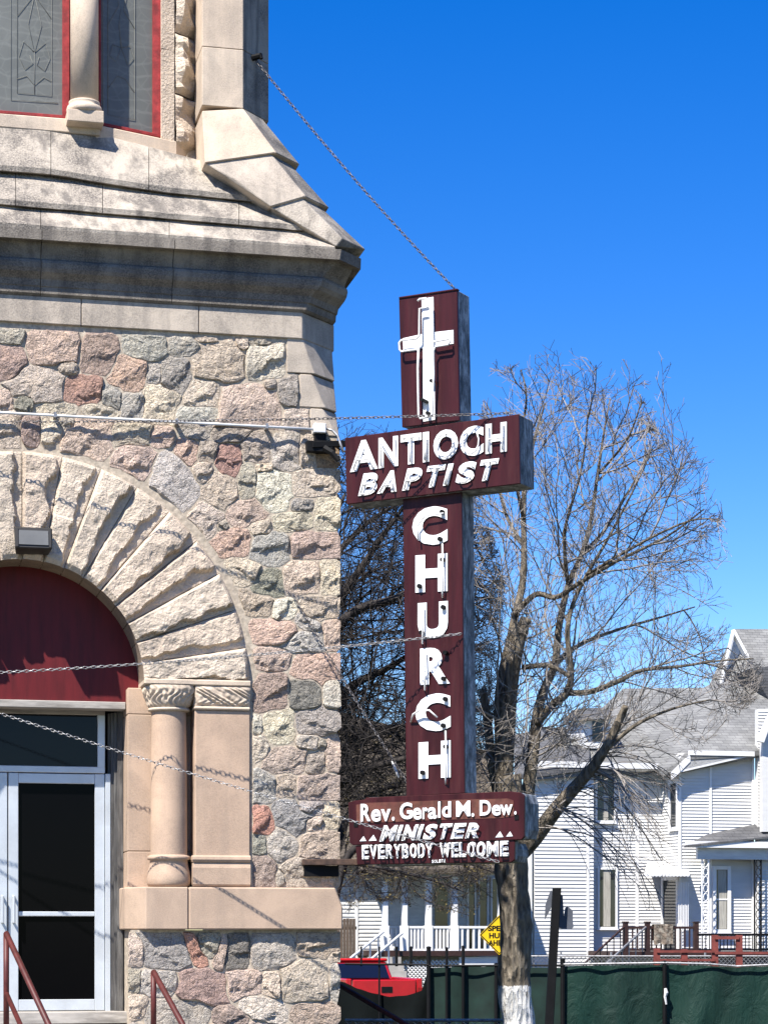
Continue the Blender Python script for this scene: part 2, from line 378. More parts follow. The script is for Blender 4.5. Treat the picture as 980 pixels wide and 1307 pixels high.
def metric(x, y):
    dx = x - SA[:, 0]; dy = y - SA[:, 1]
    u = np.abs(dx * SA[:, 4] + dy * SA[:, 5]) / SA[:, 2]; v = np.abs(-dx * SA[:, 5] + dy * SA[:, 4]) / SA[:, 3]
    return (u ** 4 + v ** 4) ** (1 / 4)
def stone_outline(i, n=24):
    x0, y0 = seeds[i][:2]; out = []
    if not in_wall(x0, y0): return None
    ph = rng.uniform(0, 6.28)
    for k in range(n):
        a = 2 * math.pi * k / n + ph * 0; c, s = math.cos(a), math.sin(a); r = 2.0; edge = False
        while r < 75:
            x, y = x0 + c * r, y0 + s * r
            if not in_wall(x, y):
                edge = x > 430; break
            mm = metric(x, y)
            if mm[i] > 1.75 or mm.argmin() != i: break
            r += 1.2
        r -= 0.6 if edge else 1.0
        r = max(r, 2.5) * (1.0 if edge else rng.uniform(0.95, 1.02))
        out.append((x0 + c * r, y0 + s * r, edge))
    return out
def rock(outline, to_local, seed, bulge, y0=0.02, corner_back=0.3):
    """a split-faced stone: its outline lies in the wall, its face is broken into a few planes, some with a ledge"""
    r = random.Random(seed); b = MB(); n = len(outline)
    P = [to_local(x, y) for x, y, e in outline]; E = [e for *_, e in outline]
    c = Vector((sum(p.x for p in P) / n, 0, sum(p.z for p in P) / n))
    size = max((p - c).length for p in P); off = Vector((r.uniform(0, 90), r.uniform(0, 90), r.uniform(0, 90)))
    planes = []
    for k in range(r.choice((3, 4, 5))):
        a = r.uniform(0, 6.283); g = r.uniform(.05, .30); planes.append((math.cos(a) * g, math.sin(a) * g, r.uniform(.0, .28) * g * size))
    ledge = None
    if r.random() < .6:
        a = r.uniform(-2.2, -.6); ledge = (math.cos(a), math.sin(a), r.uniform(.0, .45) * size, r.uniform(.014, .030))
    fr = [1.0, 1.0, 0.95, 0.86, 0.75, 0.64, 0.53, 0.42, 0.31, 0.20, .09]
    base = bulge + .014
    for k, f in enumerate(fr):
        for i, (p, e) in enumerate(zip(P, E)):
            q = c + (p - c) * f
            if k == 0: b.v.append((q.x, corner_back if e else y0, q.z)); continue
            dx, dz = q.x - c.x, q.z - c.z
            h = base + min(gx * dx + gz * dz + o for gx, gz, o in planes)
            nz = noise.fractal(Vector((q.x * 16, 0, q.z * 16)) + off, 1.0, 2.0, 4) * .011
            h += nz
            if ledge:
                s_ = dx * ledge[0] + dz * ledge[1] - ledge[2] + noise.fractal(Vector((q.x * 9, 3, q.z * 9)) + off, 1, 2, 3) * .05
                h -= ledge[3] * smooth01(s_ / .018)
            if not e:
                if k == 1: h = min(h * .4, .008)
                elif k == 2: h = h * .88
            b.v.append((q.x, -max(h, .001 if k == 1 else .004), q.z))
    for k in range(len(fr) - 1):
        for i in range(n):
            b.f.append((k*n+i, k*n+(i+1) % n, (k+1)*n+(i+1) % n, (k+1)*n+i))
    k = len(fr) - 1; b.f.append(tuple(k*n+i for i in range(n)))
    return b
for i, s in enumerate(seeds):
    o = stone_outline(i)
    if not o: continue
    cc = STONE_COL[s[5]]; j = rng.uniform(0.86, 1.14) * 1.22; cc = tuple(v * .82 + k * .18 for v, k in zip(cc, (.47,.41,.335)))
    cc = tuple(min(0.82, v * j * rng.uniform(0.97, 1.03)) for v in cc)
    bm = rock(o, lambda x, y: CH.at(x, y), i, rng.uniform(0.006, 0.024))
    obj('stone', bm, M['stone'], rubble, color=cc)
# the flank of the tower, seen only by stepping aside
b = MB(); b.box(-0.62, -0.02, 0.62, 4.5, -0.6, ZW); obj('flank_wall', b, M['mortar'], church)
fl = MB(); frng = random.Random(3)
z = -0.5
while z < ZW - 0.25:
    h = frng.uniform(0.22, 0.34); y = 0.34
    while y < 4.4:
        wd = frng.uniform(0.3, 0.55)
        pts = []
        for k in range(12):
            a = 2 * math.pi * k / 12; c, s = math.cos(a), math.sin(a); q = 1 / max(abs(c) ** 3 + abs(s) ** 3, 0.01) ** (1/3)
            pts.append((y + wd / 2 + c * q * (wd / 2 - .015), z + h / 2 + s * q * (h / 2 - .015)))
        bl = frng.uniform(.02, .05)
        fl.prism([(-0.02 + bl, yy * .93 + (y + wd/2) * .07, zz * .93 + (z + h/2) * .07) for yy, zz in pts], [(-0.03, yy, zz) for yy, zz in pts])
        y += wd
    z += h
obj('flank_stones', fl, M['stone'], church, color=(0.46,0.40,0.34), kind='stuff')

# --- broach stones taking the square corner into a chamfer
zb = lambda py, px=400: CH.at(px, py).z
for (pl, y0, y1, c0, c1) in ((366, 477.5, 433, .235, .35), (382.5, 520.5, 478.5, .135, .265), (396, 556, 521.5, .02, .165)):
    x = CH.at(pl, (y0 + y1) / 2).x; z0, z1 = zb(y0) + .003, zb(y1)
    f = 0.012
    hull('broach_stone', [(x, -f, z0), (-c0, -f, z0), (0.0, c0 - f, z0), (0.0, .6, z0), (x, .6, z0),
                          (x, -f, z1), (-c1, -f, z1), (0.0, c1 - f, z1), (0.0, .6, z1), (x, .6, z1)], M['band'], church, 0.006)

# --- band course
zt = CH.at(388, 398.5, .03).z
XF = -0.345
def plan_block(name, x0, x1, o, z0, z1, mat, corner=None, parent=None, bevel=0.006):
    pts = []
    for z in (z0, z1):
        if corner is None: pts += [(x0, -o, z), (x1, -o, z), (x1, .7, z), (x0, .7, z)]
        else:
            fx, sx = corner; pts += [(x0, -o, z), (fx, -o, z), (sx, -o + sx - fx, z), (sx, .9, z), (x0, .9, z)]
    return hull(name, pts, mat, parent or church, bevel)
band = obj('band_core', (lambda b: (b.box(XL, -.42, .05, .8, ZW + .01, zt - .01), b)[1])(MB()), M['mortar'], church)
js = [XL, XL + 1.2, CH.at(-60, 400, .03).x, CH.at(104, 400, .03).x, CH.at(254, 410, .03).x]
for a, c in zip(js[:-1], js[1:]): plan_block('band_block', a + .003, c - .003, .03, ZW, zt, M['band'], parent=band)
plan_block('band_block', js[-1] + .003, 0, .03, ZW, zt, M['band'], (XF - .01, .02), parent=band)

# --- cornice: one profile, swept along the front and round the chamfer
LV = [(398.5, 388, .035), (395, 391, .06), (387, 392.5, .062), (386, 395, .072), (384, 395.5, .074), (378, 397, .083), (374, 400, .105), (369, 405, .138), (364, 408.5, .155), (358, 410.5, .162), (355, 411, .155),
      (353.5, 411.5, .125), (348, 416, .135), (342, 423, .155), (336, 429, .175), (333, 430.5, .182), (331, 433.5, .268), (318, 435.5, .268)]
prof = []
for py, px, o in LV:
    p = CH.at(px, py, o); prof.append((p.z, p.x, o))
ztop = prof[-1][0]
def cornice_block(x0, x1, corner=False):
    b = MB(); rings = []
    for z, fx, o in prof:
        if not corner: rings.append([(x0, -o, z), (x1, -o, z)])
        else:
            sx = (o - .03) / .24 * .20; rings.append([(x0, -o, z), (fx, -o, z), (sx, -o + sx - fx, z), (sx, 1.2, z)])
    n = len(rings[0])
    for r in rings: b.v += r
    m = len(rings)
    for k in range(m - 1):
        for i in range(n - 1): b.f.append((k*n+i, k*n+i+1, (k+1)*n+i+1, (k+1)*n+i))
    back = len(b.v); yb = .9
    if not corner:
        b.v += [(x0, yb, prof[0][0]), (x1, yb, prof[0][0]), (x0, yb, ztop), (x1, yb, ztop)]
        b.f.append(tuple([back] + [k*n for k in range(m)] + [back + 2])); b.f.append(tuple([back + 1] + [k*n+1 for k in range(m)] + [back + 3]))
        b.f.append(((m-1)*n, (m-1)*n+1, back + 3, back + 2)); b.f.append((0, 1, back + 1, back))
    else:
        b.v += [(x0, 1.2, prof[0][0]), (x0, 1.2, ztop)]
        b.f.append(tuple([back] + [k*n for k in range(m)] + [back + 1]))
        b.f.append(tuple([(m-1)*n + i for i in range(n)] + [back + 1])); b.f.append(tuple([i for i in range(n)] + [back]))
    return b
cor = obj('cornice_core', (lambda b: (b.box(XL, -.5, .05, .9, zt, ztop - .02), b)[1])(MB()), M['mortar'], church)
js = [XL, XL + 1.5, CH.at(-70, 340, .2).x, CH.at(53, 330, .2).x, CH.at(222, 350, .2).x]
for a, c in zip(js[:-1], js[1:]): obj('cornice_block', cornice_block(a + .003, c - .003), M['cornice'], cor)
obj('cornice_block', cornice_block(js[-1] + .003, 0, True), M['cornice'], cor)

# --- stepped weathering courses above the cornice
weather = obj('weathering_core', (lambda b: (b.prism([(XL, .0, ztop-.3), (XL, .75, ztop + 1.5), (XL, 1.5, ztop + 1.5), (XL, 1.5, ztop - .3)], [(-.95, .0, ztop-.3), (-.95, .75, ztop + 1.5), (-.95, 1.5, ztop + 1.5), (-.95, 1.5, ztop - .3)]), b)[1])(MB()), M['mortar'], church)
def course(bot, top, joints, db, dt, thick=.10, mat='coping'):
    """stones between two traced lines; each line is a list of (px, py)"""
    def ev(line, x):
        for (xa, ya), (xb, yb) in zip(line[:-1], line[1:]):
            if x <= xb: return ya + (yb - ya) * (x - xa) / (xb - xa)
        return line[-1][1]
    xs = [bot[0][0]] + joints
    ends = [(x, x) for x in xs] + [(bot[-1][0], top[-1][0])]
    for (b0, t0), (b1, t1) in zip(ends[:-1], ends[1:]):
        nseg = 6; b = MB(); rows = []
        for k in range(nseg + 1):
            f = k / nseg; xb = b0 + .4 + (b1 - b0 - .8) * f; xt = t0 + .4 + (t1 - t0 - .8) * f
            w1 = noise.noise(Vector((xb * .06, 3.1, db))) * 1.2
            pb = CH.at(xb, ev(bot, xb) + w1, db); pt = CH.at(xt, ev(top, xt), dt)
            dn = Vector((0, .06, -.075))
            pm = pb.lerp(pt, .5) + Vector((0, noise.noise(pb * 5) * .012, 0))
            rows.append([pb + Vector((0, .12, -.03)), pb + Vector((0, .006, -.045)), pb, pm, pt, pt + Vector((0, .25, -.05)), pb + Vector((0, .3, -.004))])
        n = len(rows[0])
        for r in rows: b.v += [tuple(p) for p in r]
        for k in range(nseg):
            for i in range(n): b.f.append((k*n+i, (k+1)*n+i, (k+1)*n+(i+1) % n, k*n+(i+1) % n))
        b.f.append(tuple(range(n))); b.f.append(tuple(nseg*n + i for i in reversed(range(n))))
        obj('coping_stone', b, M[mat], weather)
course([(-300,262),(0,283),(428,315)], [(-300,222),(0,249),(388,284)], [-90, 52, 216], .27, -.02)
course([(-300,229),(0,253),(150,266),(388,287)], [(-300,182),(0,206),(65,211),(200,233),(343,248)], [-120, 20, 131, 305], .15, -.20)
course([(-300,186),(0,210),(65,215),(200,237),(341,252)], [(-300,126),(0,151),(65,156),(180,184),(258,205)], [-90, 65, 190], -.015, -.30)

# --- corner buttress: spur stones below, shaft above
DS = -.10
def spur(pts, right, name='buttress_stone', mat='shaft'):
    P = [CH.at(*p) for p in pts]; Q = [CH.at(*p) + Vector((e, e, 0)) for p, e in zip(right, (.215, .275))]
    hull(name, P + Q + [p + Vector((.0, .9, 0)) for p in P] + [q + Vector((0, .8, 0)) for q in Q], M[mat], church, 0.006); o = church.children[-1] if False else bpy.context.scene.collection.objects[-1]; o.data.materials.append(M['grimeshade'])
    for f_ in o.data.polygons: f_.material_index = 1 if f_.normal.x > .5 else 0  # right-facing sides take the stone with shade painted in
spur([(258,141,DS),(310,138,DS),(352,194,DS+.145),(262,207,DS+.145)], [(310,138,DS),(352,194,DS+.145)])
spur([(262,208,DS+.12),(301,204,DS+.12),(346,196.5,DS+.12),(390,250,DS+.26),(345,263,DS+.26),(300,228,DS+.2)], [(346,196.5,DS+.11),(390,250,DS+.26)], mat='band')
spur([(345,264,DS+.235),(385,252,DS+.235),(437,304,.275),(429,314,.275),(391,288,.10)], [(385,252,DS+.225),(437,304,.275)], mat='coping')
zr = [138, 63, -60, -200]
for y0, y1 in zip(zr[:-1], zr[1:]):
    pts = []; rt = []
    for y, e in ((y0, -.4), (y1, .4)):
        pts += [(258, y + e + (2 if y == 138 else 3), DS), (310, y + e, DS)]; rt.append((310, y + e, DS))
    z0, z1 = CH.at(310, y0, DS).z + .002, CH.at(310, y1, DS).z - .002
    xa, xb = CH.at(258, 60, DS).x, CH.at(310, 60, DS).x
    P = [(x, y, z) for z in (z0, z1) for x, y in ((xa, -DS), (xb, -DS), (xb + .29, -DS + .29), (xb + .29, 1.6), (xa, 1.6))]
    o = hull('buttress_block', P, M['shaft'], church, 0.005); o.data.materials.append(M['grimeshade'])
    for f_ in o.data.polygons: f_.material_index = 1 if f_.normal.x > .4 else 0  # same shade-darkened stone on the shaft's chamfer
ring = MB(); ring.box(0, 0.07, -.02, .02, -.05, .0)

# --- upper storey: windows on a wall that turns away
def quad_prism(name, pts, depth, mat, parent, bevel=.004):
    P = [CH.at(*p) for p in pts]; b = MB(); b.prism(P, [p + Vector((0, depth, 0)) for p in P]); return obj(name, b, mat, parent, bevel=bevel)
upper = quad_prism('upper_wall', [(-320,-220,-.62),(258,-220,-.80),(258,230,-.80),(-320,160,-.62)], .6, M['shaft'], church)
def sash(name, xs, ybl, ybr, dl, dr, fl, fr):
    """a leaded window: pane, and a red frame with stiles at the given widths"""
    x0, x1 = xs; top = -230
    w = quad_prism(name, [(x0,top,dl-.06),(x1,top,dr-.06),(x1,ybr,dr-.06),(x0,ybl,dl-.06)], .02, M['leaded'], church, 0)
    bot = 4
    quad_prism('frame', [(x0,ybl-bot,dl),(x1,ybr-bot,dr),(x1,ybr,dr),(x0,ybl,dl)], .06, M['redframe'], w)
    if fl: quad_prism('frame', [(x0,top,dl),(x0+fl,top,dl),(x0+fl,ybl-bot+.5,dl),(x0,ybl-bot,dl)], .06, M['redframe'], w)
    if fr: quad_prism('frame', [(x1-fr,top,dr),(x1,top,dr),(x1,ybr-bot,dr),(x1-fr,ybr-bot-.6,dr)], .06, M['redframe'], w)
    return w
sash('upper_window', (-200, 89), 128, 151, -.30, -.30, 8, 9)
sash('upper_window', (123, 206), 158, 175, -.33, -.46, 6, 11)
for wi, (lines, d0, d1) in enumerate((([[(22,-220),(22,118),(66,122),(66,-216)],[(14,-220),(14,127),(74,131)],[(22,20),(44,-8),(66,24)],[(44,-8),(36,30),(44,66),(53,32),(44,-8)],[(44,66),(30,52),(24,72),(32,88),(42,80),(38,70)],[(44,66),(58,54),(64,74),(57,90),(47,82),(50,72)],[(22,100),(34,96),(44,108),(56,98),(66,104)],[(44,66),(44,120)]], -.355, -.355),
        ([[(138,-220),(138,146),(172,152),(172,-214)],[(131,-220),(131,150)],[(138,30),(152,6),(146,-30),(160,-52),(172,-60)],[(172,36),(158,12),(164,-20),(150,-48),(138,-56)],[(155,60),(148,78),(140,70),(144,56),(155,60),(166,58),(171,72),(163,82),(155,60)],[(155,60),(152,30),(155,9)],[(138,112),(150,96),(160,100),(172,118)]], -.40, -.47))):
    for ln in lines:
        b = MB(); b.tube([CH.at(x, y, d0) if d0 == d1 else CH.at(x, y, -.39 - (x - 123) / 83 * .13 + .008) for x, y in ln], .0022, 5); obj('lead_came', b, M['came'], [c for c in church.children if c.name.startswith('upper_window')][wi], smooth=True)
hull('window_sill', [CH.at(*p) for p in ((-320,119,-.24),(128,154,-.24),(128,172,-.24),(-320,135,-.24))] + [CH.at(*p) + Vector((0,.5,0)) for p in ((-320,117,-.24),(128,152,-.24),(128,172,-.24),(-320,135,-.24))], M['shaft'], church)
hull('window_sill', [CH.at(*p) for p in ((122,158,-.27),(226,180,-.42),(226,198,-.42),(122,176,-.27))] + [CH.at(*p) + Vector((0,.5,0)) for p in ((122,157,-.27),(226,178,-.42),(226,198,-.42),(122,176,-.27))], M['shaft'], church)
hull('window_sill', [CH.at(*p) for p in ((224,180,-.42),(262,206,-.80),(262,222,-.80),(224,204,-.42))] + [CH.at(*p) + Vector((0,.4,0)) for p in ((224,180,-.42),(262,206,-.8),(262,222,-.8),(224,204,-.42))], M['shaft'], church)
for y0, y1 in ((176, 62), (61, -90), (-91, -230)):
    quad_prism('jamb_block', [(206,y1,-.40),(223,y1+2,-.43),(223,y0+4,-.43),(206,y0,-.40)], .4, M['voussoir'], church)
for y0, y1 in ((200, 134), (132, 56), (54, -60), (-62, -200)):
    A, B, C, D = CH.at(223,y1-14,-.44), CH.at(262,y1+4,-.82), CH.at(262,y0+4,-.82), CH.at(223,y0-14,-.44)
    b = MB(); nu, nv = 8, 12
    for j in range(nv + 1):
        for i in range(nu + 1):
            u, v = i / nu, j / nv; p = A.lerp(B, u).lerp(D.lerp(C, u), v)
            e = min(1, .25 + min(u, 1-u) * 9) * min(1, .2 + min(v, 1-v) * 16)
            h = e * (.05 + .11 * noise.voronoi(p * 5.5 + Vector((0, 0, y0)))[0][0] - .02 + noise.fractal(p * 9, 1, 2, 3) * .05)
            b.v.append(tuple(p + Vector((.35, -.94, 0)) * h))
    for j in range(nv):
        for i in range(nu): b.f.append((j*(nu+1)+i, j*(nu+1)+i+1, (j+1)*(nu+1)+i+1, (j+1)*(nu+1)+i))
    obj('rock_faced_block', b, M['voussoir'], church, fix=False)
cp = CH.at(108, 60, -.20); zc = CH.at(108, 138, -.2).z
uc = obj('window_colonnette', (lambda b: (b.lathe([(.0, zc + .03), (.128, zc + .03), (.128, zc + 1.6), (0, zc + 1.6)], cp.x, .22, 28), b)[1])(MB()), M['shaft'], church, smooth=False)
for p in uc.data.polygons: p.use_smooth = abs(p.normal.z) < .5
obj('base', (lambda b: (b.lathe([(.0, zc - .055), (.13, zc - .055), (.158, zc - .045), (.165, zc - .02), (.155, zc + .012), (.135, zc + .022), (.142, zc + .04), (.142, zc + .055), (.125, zc + .062)], cp.x, .22, 28), b)[1])(MB()), M['shaft'], uc, smooth=True)
hull('pedestal', [(cp.x + sx * .165, y, z) for sx in (-1, 1) for y in (.085, .5) for z in (zc - .16, zc - .05)], M['shaft'], uc, .006)

# --- the arch: rock-faced voussoirs
arch = obj('arch_core', (lambda b: ([b.prism([(XC + r * math.cos(a), .02, ZS + r * math.sin(a)) for r, a in ((RI + .02, a0), (RO - .01, a0), (RO - .01, a1), (RI + .02, a1))],
        [(XC + r * math.cos(a), .44, ZS + r * math.sin(a)) for r, a in ((RI + .02, a0), (RO - .01, a0), (RO - .01, a1), (RI + .02, a1))]) for a0, a1 in [(math.pi * k / 36, math.pi * (k + 1) / 36) for k in range(36)]], b)[1])(MB()), M['mortar'], church)
NV = 18
for q in range(NV):
    a0, a1 = math.pi * q / NV, math.pi * (q + 1) / NV
    if q == 0: a0 = .012
    if q == NV - 1: a1 = math.pi - .012
    b = MB(); nu, nv = 22, 44; off = Vector((q * 7.3, q * 3.1, 0)); vr = random.Random(q + 50)
    hump = vr.uniform(.055, .085); lip = vr.uniform(.10, .30); split = vr.random() < .25; lo = vr.uniform(-.05, .05)
    for j in range(nv + 1):
        for i in range(nu + 1):
            u, v = i / nu, j / nv; r = RI + .004 + (RO - RI - .008) * v
            th = a0 + (a1 - a0) * u; th += (0.5 - u) * 2 * .0035 / r * 1.0
            p = Vector((XC + r * math.cos(th), 0, ZS + r * math.sin(th)))
            rag = noise.fractal(Vector((v * 5.5, q * 9.1, 0)), 1, 2, 4) * .16
            thr = lip * (.55 + .5 * math.sin(v * 3.1)) + rag + lo
            e = min(1, min(1.02 - u, 1) * 9, .55 + v * 10, (1 - v) * 30)
            nz = noise.fractal(p * 5 + off, 1, 2, 3) * .022 + noise.fractal(p * 22 + off, 1, 2, 3) * .006
            up = smooth01((u - thr) / .05)
            h = e * (.012 + (hump - .012) * up + nz * (.5 + .5 * up))
            if u < .03: h = min(h, .008)
            if split and v > .44: h *= .8
            b.v.append((p.x, -max(h, .002), p.z))
    W = nu + 1
    for j in range(nv):
        for i in range(nu): b.f.append((j*W+i, j*W+i+1, (j+1)*W+i+1, (j+1)*W+i))
    # soffit and the thickness of the block
    rim = [i for i in range(W)] + [j*W+nu for j in range(1, nv+1)] + [nv*W+i for i in range(nu-1, -1, -1)] + [j*W for j in range(nv-1, 0, -1)]
    base = len(b.v); inner = set(range(W))
    for k in rim:
        x, y, zz = b.v[k]; b.v.append((x, .45 if k in inner else .06, zz))
    for k in range(len(rim)):
        k2 = (k + 1) % len(rim); b.f.append((rim[k], rim[k2], base + k2, base + k))
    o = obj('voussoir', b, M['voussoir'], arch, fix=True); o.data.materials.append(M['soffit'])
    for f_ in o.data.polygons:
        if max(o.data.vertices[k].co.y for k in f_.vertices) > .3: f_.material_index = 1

# --- doorway: imposts, colonnettes, pilasters, jambs, sills
ZI = CH.at(250, 876).z                                # underside of the impost
Zb = CH.at(250, 1133).z                               # top of the sill course
Zs2 = CH.at(300, 1187, .10).z
XCOL = CH.at(217, 1000, -.03).x; RCOL = .168; YCOL = .115
def carve(u, v, q):
    s = math.sin(u * 6.283 * 1 + q); k = abs(math.sin(u * 27 + 2.6 * math.sin(v * 6 + q)))
    e = math.exp(-(((u * 2.6) % 1 - .5) ** 2 + (v - .55) ** 2 * .55) * 16)
    ringy = math.cos(26 * math.sqrt(((u * 2.6) % 1 - .5) ** 2 * .8 + (v - .55) ** 2 * .35))
    return (.020 * (k ** 2) * (1 - e) + .022 * e * (.5 + .5 * ringy)) * min(1, v * 8) * min(1, (1 - v) * 6)
def doorway_side(sgn):
    X = lambda x: XC + sgn * (x - XC)
    col_ = obj('colonnette', (lambda b: (b.lathe([(RCOL, CH.at(217,1092,.05).z), (RCOL - .004, CH.at(217,1000,.05).z), (RCOL - .01, CH.at(217,907,.05).z)], X(XCOL), YCOL, 36), b)[1])(MB()), M['smooth'], church, smooth=True)
    z0, z1 = CH.at(217,1132,.05).z, CH.at(217,1091,.05).z; h = z1 - z0
    obj('base', (lambda b: (b.lathe([(0, z0), (.185, z0), (.20, z0 + .03), (.203, z0 + .07), (.195, z0 + .13), (.175, z0 + .2), (.172, z0 + h - .05), (.192, z0 + h - .045), (.198, z0 + h - .028), (.192, z0 + h - .012), (.168, z0 + h)], X(XCOL), YCOL, 36), b)[1])(MB()), M['smooth'], col_, smooth=True)
    zc0, zc1 = CH.at(217,907,.05).z, ZI - .004
    b = MB(); nu, nv = 160, 30
    for j in range(nv + 1):
        v = j / nv; z = zc0 + .035 + (zc1 - zc0 - .035) * v
        for i in range(nu):
            a = 2 * math.pi * i / nu; q = 1 / (abs(math.cos(a)) ** 4 + abs(math.sin(a)) ** 4) ** .25
            r0 = .172 + .055 * math.sin(v * 1.5); r = r0 * (1 + (q - 1) * v * .8) + carve(i / nu * 3, v, 0)
            b.v.append((X(XCOL) + r * math.cos(a), YCOL + r * math.sin(a), z))
    for j in range(nv):
        for i in range(nu): b.f.append((j*nu+i, j*nu+(i+1) % nu, (j+1)*nu+(i+1) % nu, (j+1)*nu+i))
    obj('capital', b, M['shaft'], col_, smooth=True)
    obj('necking', (lambda b: (b.lathe([(.16, zc0 + .0), (.186, zc0 + .004), (.194, zc0 + .016), (.186, zc0 + .03), (.16, zc0 + .034)], X(XCOL), YCOL, 36), b)[1])(MB()), M['shaft'], col_, smooth=True)
    # pilaster
    x0, x1 = sorted((X(X_PIL0), X(X_PIL1)))
    zp0, zp1 = CH.at(285,1094,.04).z, CH.at(285,907,.04).z
    pil = obj('pilaster', (lambda b: (b.box(x0, x1 - .004, -.03, .4, zp0, zp1), b)[1])(MB()), M['smooth'], church, bevel=.008)
    zq = CH.at(285,1132,.05).z
    b = MB()
    pr = [(zq, .035), (zq + .02, .05), (zq + .17, .052), (zq + .22, .035), (zq + .225, .05), (zq + .245, .062), (zq + .27, .058), (zq + .285, .034)]
    for (za, oa), (zz, ob) in zip(pr[:-1], pr[1:]):
        b.prism([(x0 - oa*.4, -oa, za), (x1 - .003, -oa, za), (x1 - .003, .3, za), (x0 - oa*.4, .3, za)], [(x0 - ob*.4, -ob, zz), (x1 - .003, -ob, zz), (x1 - .003, .3, zz), (x0 - ob*.4, .3, zz)])
    obj('base', b, M['smooth'], pil)
    b = MB(); nu, nv = 80, 34
    for j in range(nv + 1):
        v = j / nv; z = zp1 + .035 + (zc1 - zp1 - .035) * v
        for i in range(nu + 1):
            u = i / nu; e = min(1, min(u, 1 - u) * 12); sw = math.sin(9 * u + 7 * v); dg = abs(math.sin(19 * (u * .9 + v * .55) + 1.6 * sw))
            b.v.append((x0 + (x1 - x0 - .004) * u, -.028 - .035 * v - (carve(u * .8 + .1, v, 2) * .4 + .022 * dg ** 1.5 * min(1, v * 6) * min(1, (1 - v) * 6)) * e, z))
    for j in range(nv):
        for i in range(nu): b.f.append((j*(nu+1)+i, j*(nu+1)+i+1, (j+1)*(nu+1)+i+1, (j+1)*(nu+1)+i))
    k = len(b.v); b.v += [(x0, .3, zp1 + .035), (x0, .3, zc1)]; W = nu + 1
    b.f.append(tuple([j*W for j in range(nv+1)] + [k+1, k]))
    obj('capital', b, M['shaft'], pil, smooth=True, fix=False)
    obj('necking', (lambda b: (b.box(x0 - .01, x1 - .003, -.055, .3, zp1 + .002, zp1 + .034), b)[1])(MB()), M['shaft'], pil, bevel=.012)
    # jamb and impost
    xa, xb = sorted((X(X_J), X(X_PIL0 + .1)))
    zj = [Zb - .01, CH.at(180,1087,-.25).z, CH.at(180,912,-.25).z, ZI]
    for za, zz in zip(zj[:-1], zj[1:]):
        plan = [(xa, .25), (xb, .25), (xb, .62), (xa, .62)]
        hull('jamb_block', [(x, y, z) for z in (za + .002, zz - .002) for x, y in plan], M['smooth'], church, .006)
    b = MB(); b.box(xa if sgn > 0 else xa + .1, xb - .1 if sgn > 0 else xb, .62, 1.0, -.2, ZI); obj('inner_jamb', b, M['darkwood'], church)
    ia, ib = sorted((X(CH.at(184, 872, .05).x), X(X_PIL1)))
    hull('impost', [(x, y, z) for z in (ZI, CH.at(250, 868.5).z) for x in (ia, ib) for y in (-.075, .44)], M['shaft'], church, .01)
doorway_side(1); doorway_side(-1)
za, zz = Zs2, Zb
x0, x1, x2, x3, x4 = CH.at(163,1160,.10).x, CH.at(241,1160,.10).x, CH.at(428,1136,.10).x, CH.at(437.5,1160,.10).x, CH.at(437.5,1186,.10).x
sl = hull('sill_block', [(x, y, z) for z in (za, zz) for x in (x0 + .16, x1 - .004) for y in (-.10, .3)] + [(x0, y, z) for z in (za, zz) for y in (.18, .62)], M['smooth'], church, .01)
hull('sill_block', [(x1 + .002, -.10, za), (x1 + .002, -.10, zz), (x2, -.10, zz), (x3, -.10, zz - .18), (x4, -.10, za), (x1 + .002, .5, za), (x1 + .002, .5, zz), (x2, .5, zz), (x3, .5, zz - .18), (x4, .5, za)], M['smooth'], church, .012)
hull('sill_block', [(2 * XC - x, y, z) for z in (za, zz) for x in (x0 + .16, x1 + 1.2) for y in (-.10, .3)] + [(2 * XC - x0, y, z) for z in (za, zz) for y in (.18, .62)], M['smooth'], church, .01)
for sg in (1, -1):                                     # rough stone jamb under the sill
    xa, xb = sorted((XC + sg * (X_J + .01 - XC), XC + sg * (X_PIL1 - XC)))
    b = MB(); b.box(xa, xb, .004, 1.0, -.6, za - .004); obj('plinth_core', b, M['mortar'], church)

# --- tympanum, transom, doors
DD = .73
def fr(name, x0, x1, y0, y1, d, th, mat, parent, bevel=.004):
    P0, P1 = CH.at(x0, y1, -d), CH.at(x1, y0, -d)
    b = MB(); b.box(P0.x, P1.x, d, d + th, P0.z, P1.z); return obj(name, b, mat, parent, bevel=bevel)
b = MB(); tp = [(XC + (RI + .05) * math.cos(math.pi * k / 40), ZS + (RI + .05) * math.sin(math.pi * k / 40)) for k in range(41)]
zh = CH.at(100, 896, -.45).z
tp = [(x, zz) for x, zz in tp] + [(XC - RI - .05, zh), (XC + RI + .05, zh)]
b.prism([(x, .395, zz) for x, zz in tp], [(x, .44, zz) for x, zz in tp]); obj('tympanum_panel', b, M['redpaint'], church)
xr, xl = X_J - .005, 2 * XC - X_J + .005
b = MB(); b.box(xl, xr, .36, .56, zh - .07, zh - .002); obj('door_header', b, M['oldwood'], church, bevel=.006)
zt0 = CH.at(80, 986, -DD).z; zt1 = CH.at(80, 908, -DD).z; zf = CH.at(80, 1292, -DD).z
xf = CH.at(134, 1000, -DD).x; xm = CH.at(10, 1000, -DD).x; xlf = 2 * xm - xf
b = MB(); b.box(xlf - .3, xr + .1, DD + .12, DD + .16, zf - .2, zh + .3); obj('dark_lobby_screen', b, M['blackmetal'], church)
b = MB(); b.box(xlf, xf - .06, DD + .03, DD + .05, zt0 + .05, zt1 - .02); tw = obj('transom_window', b, M['transom'], church)
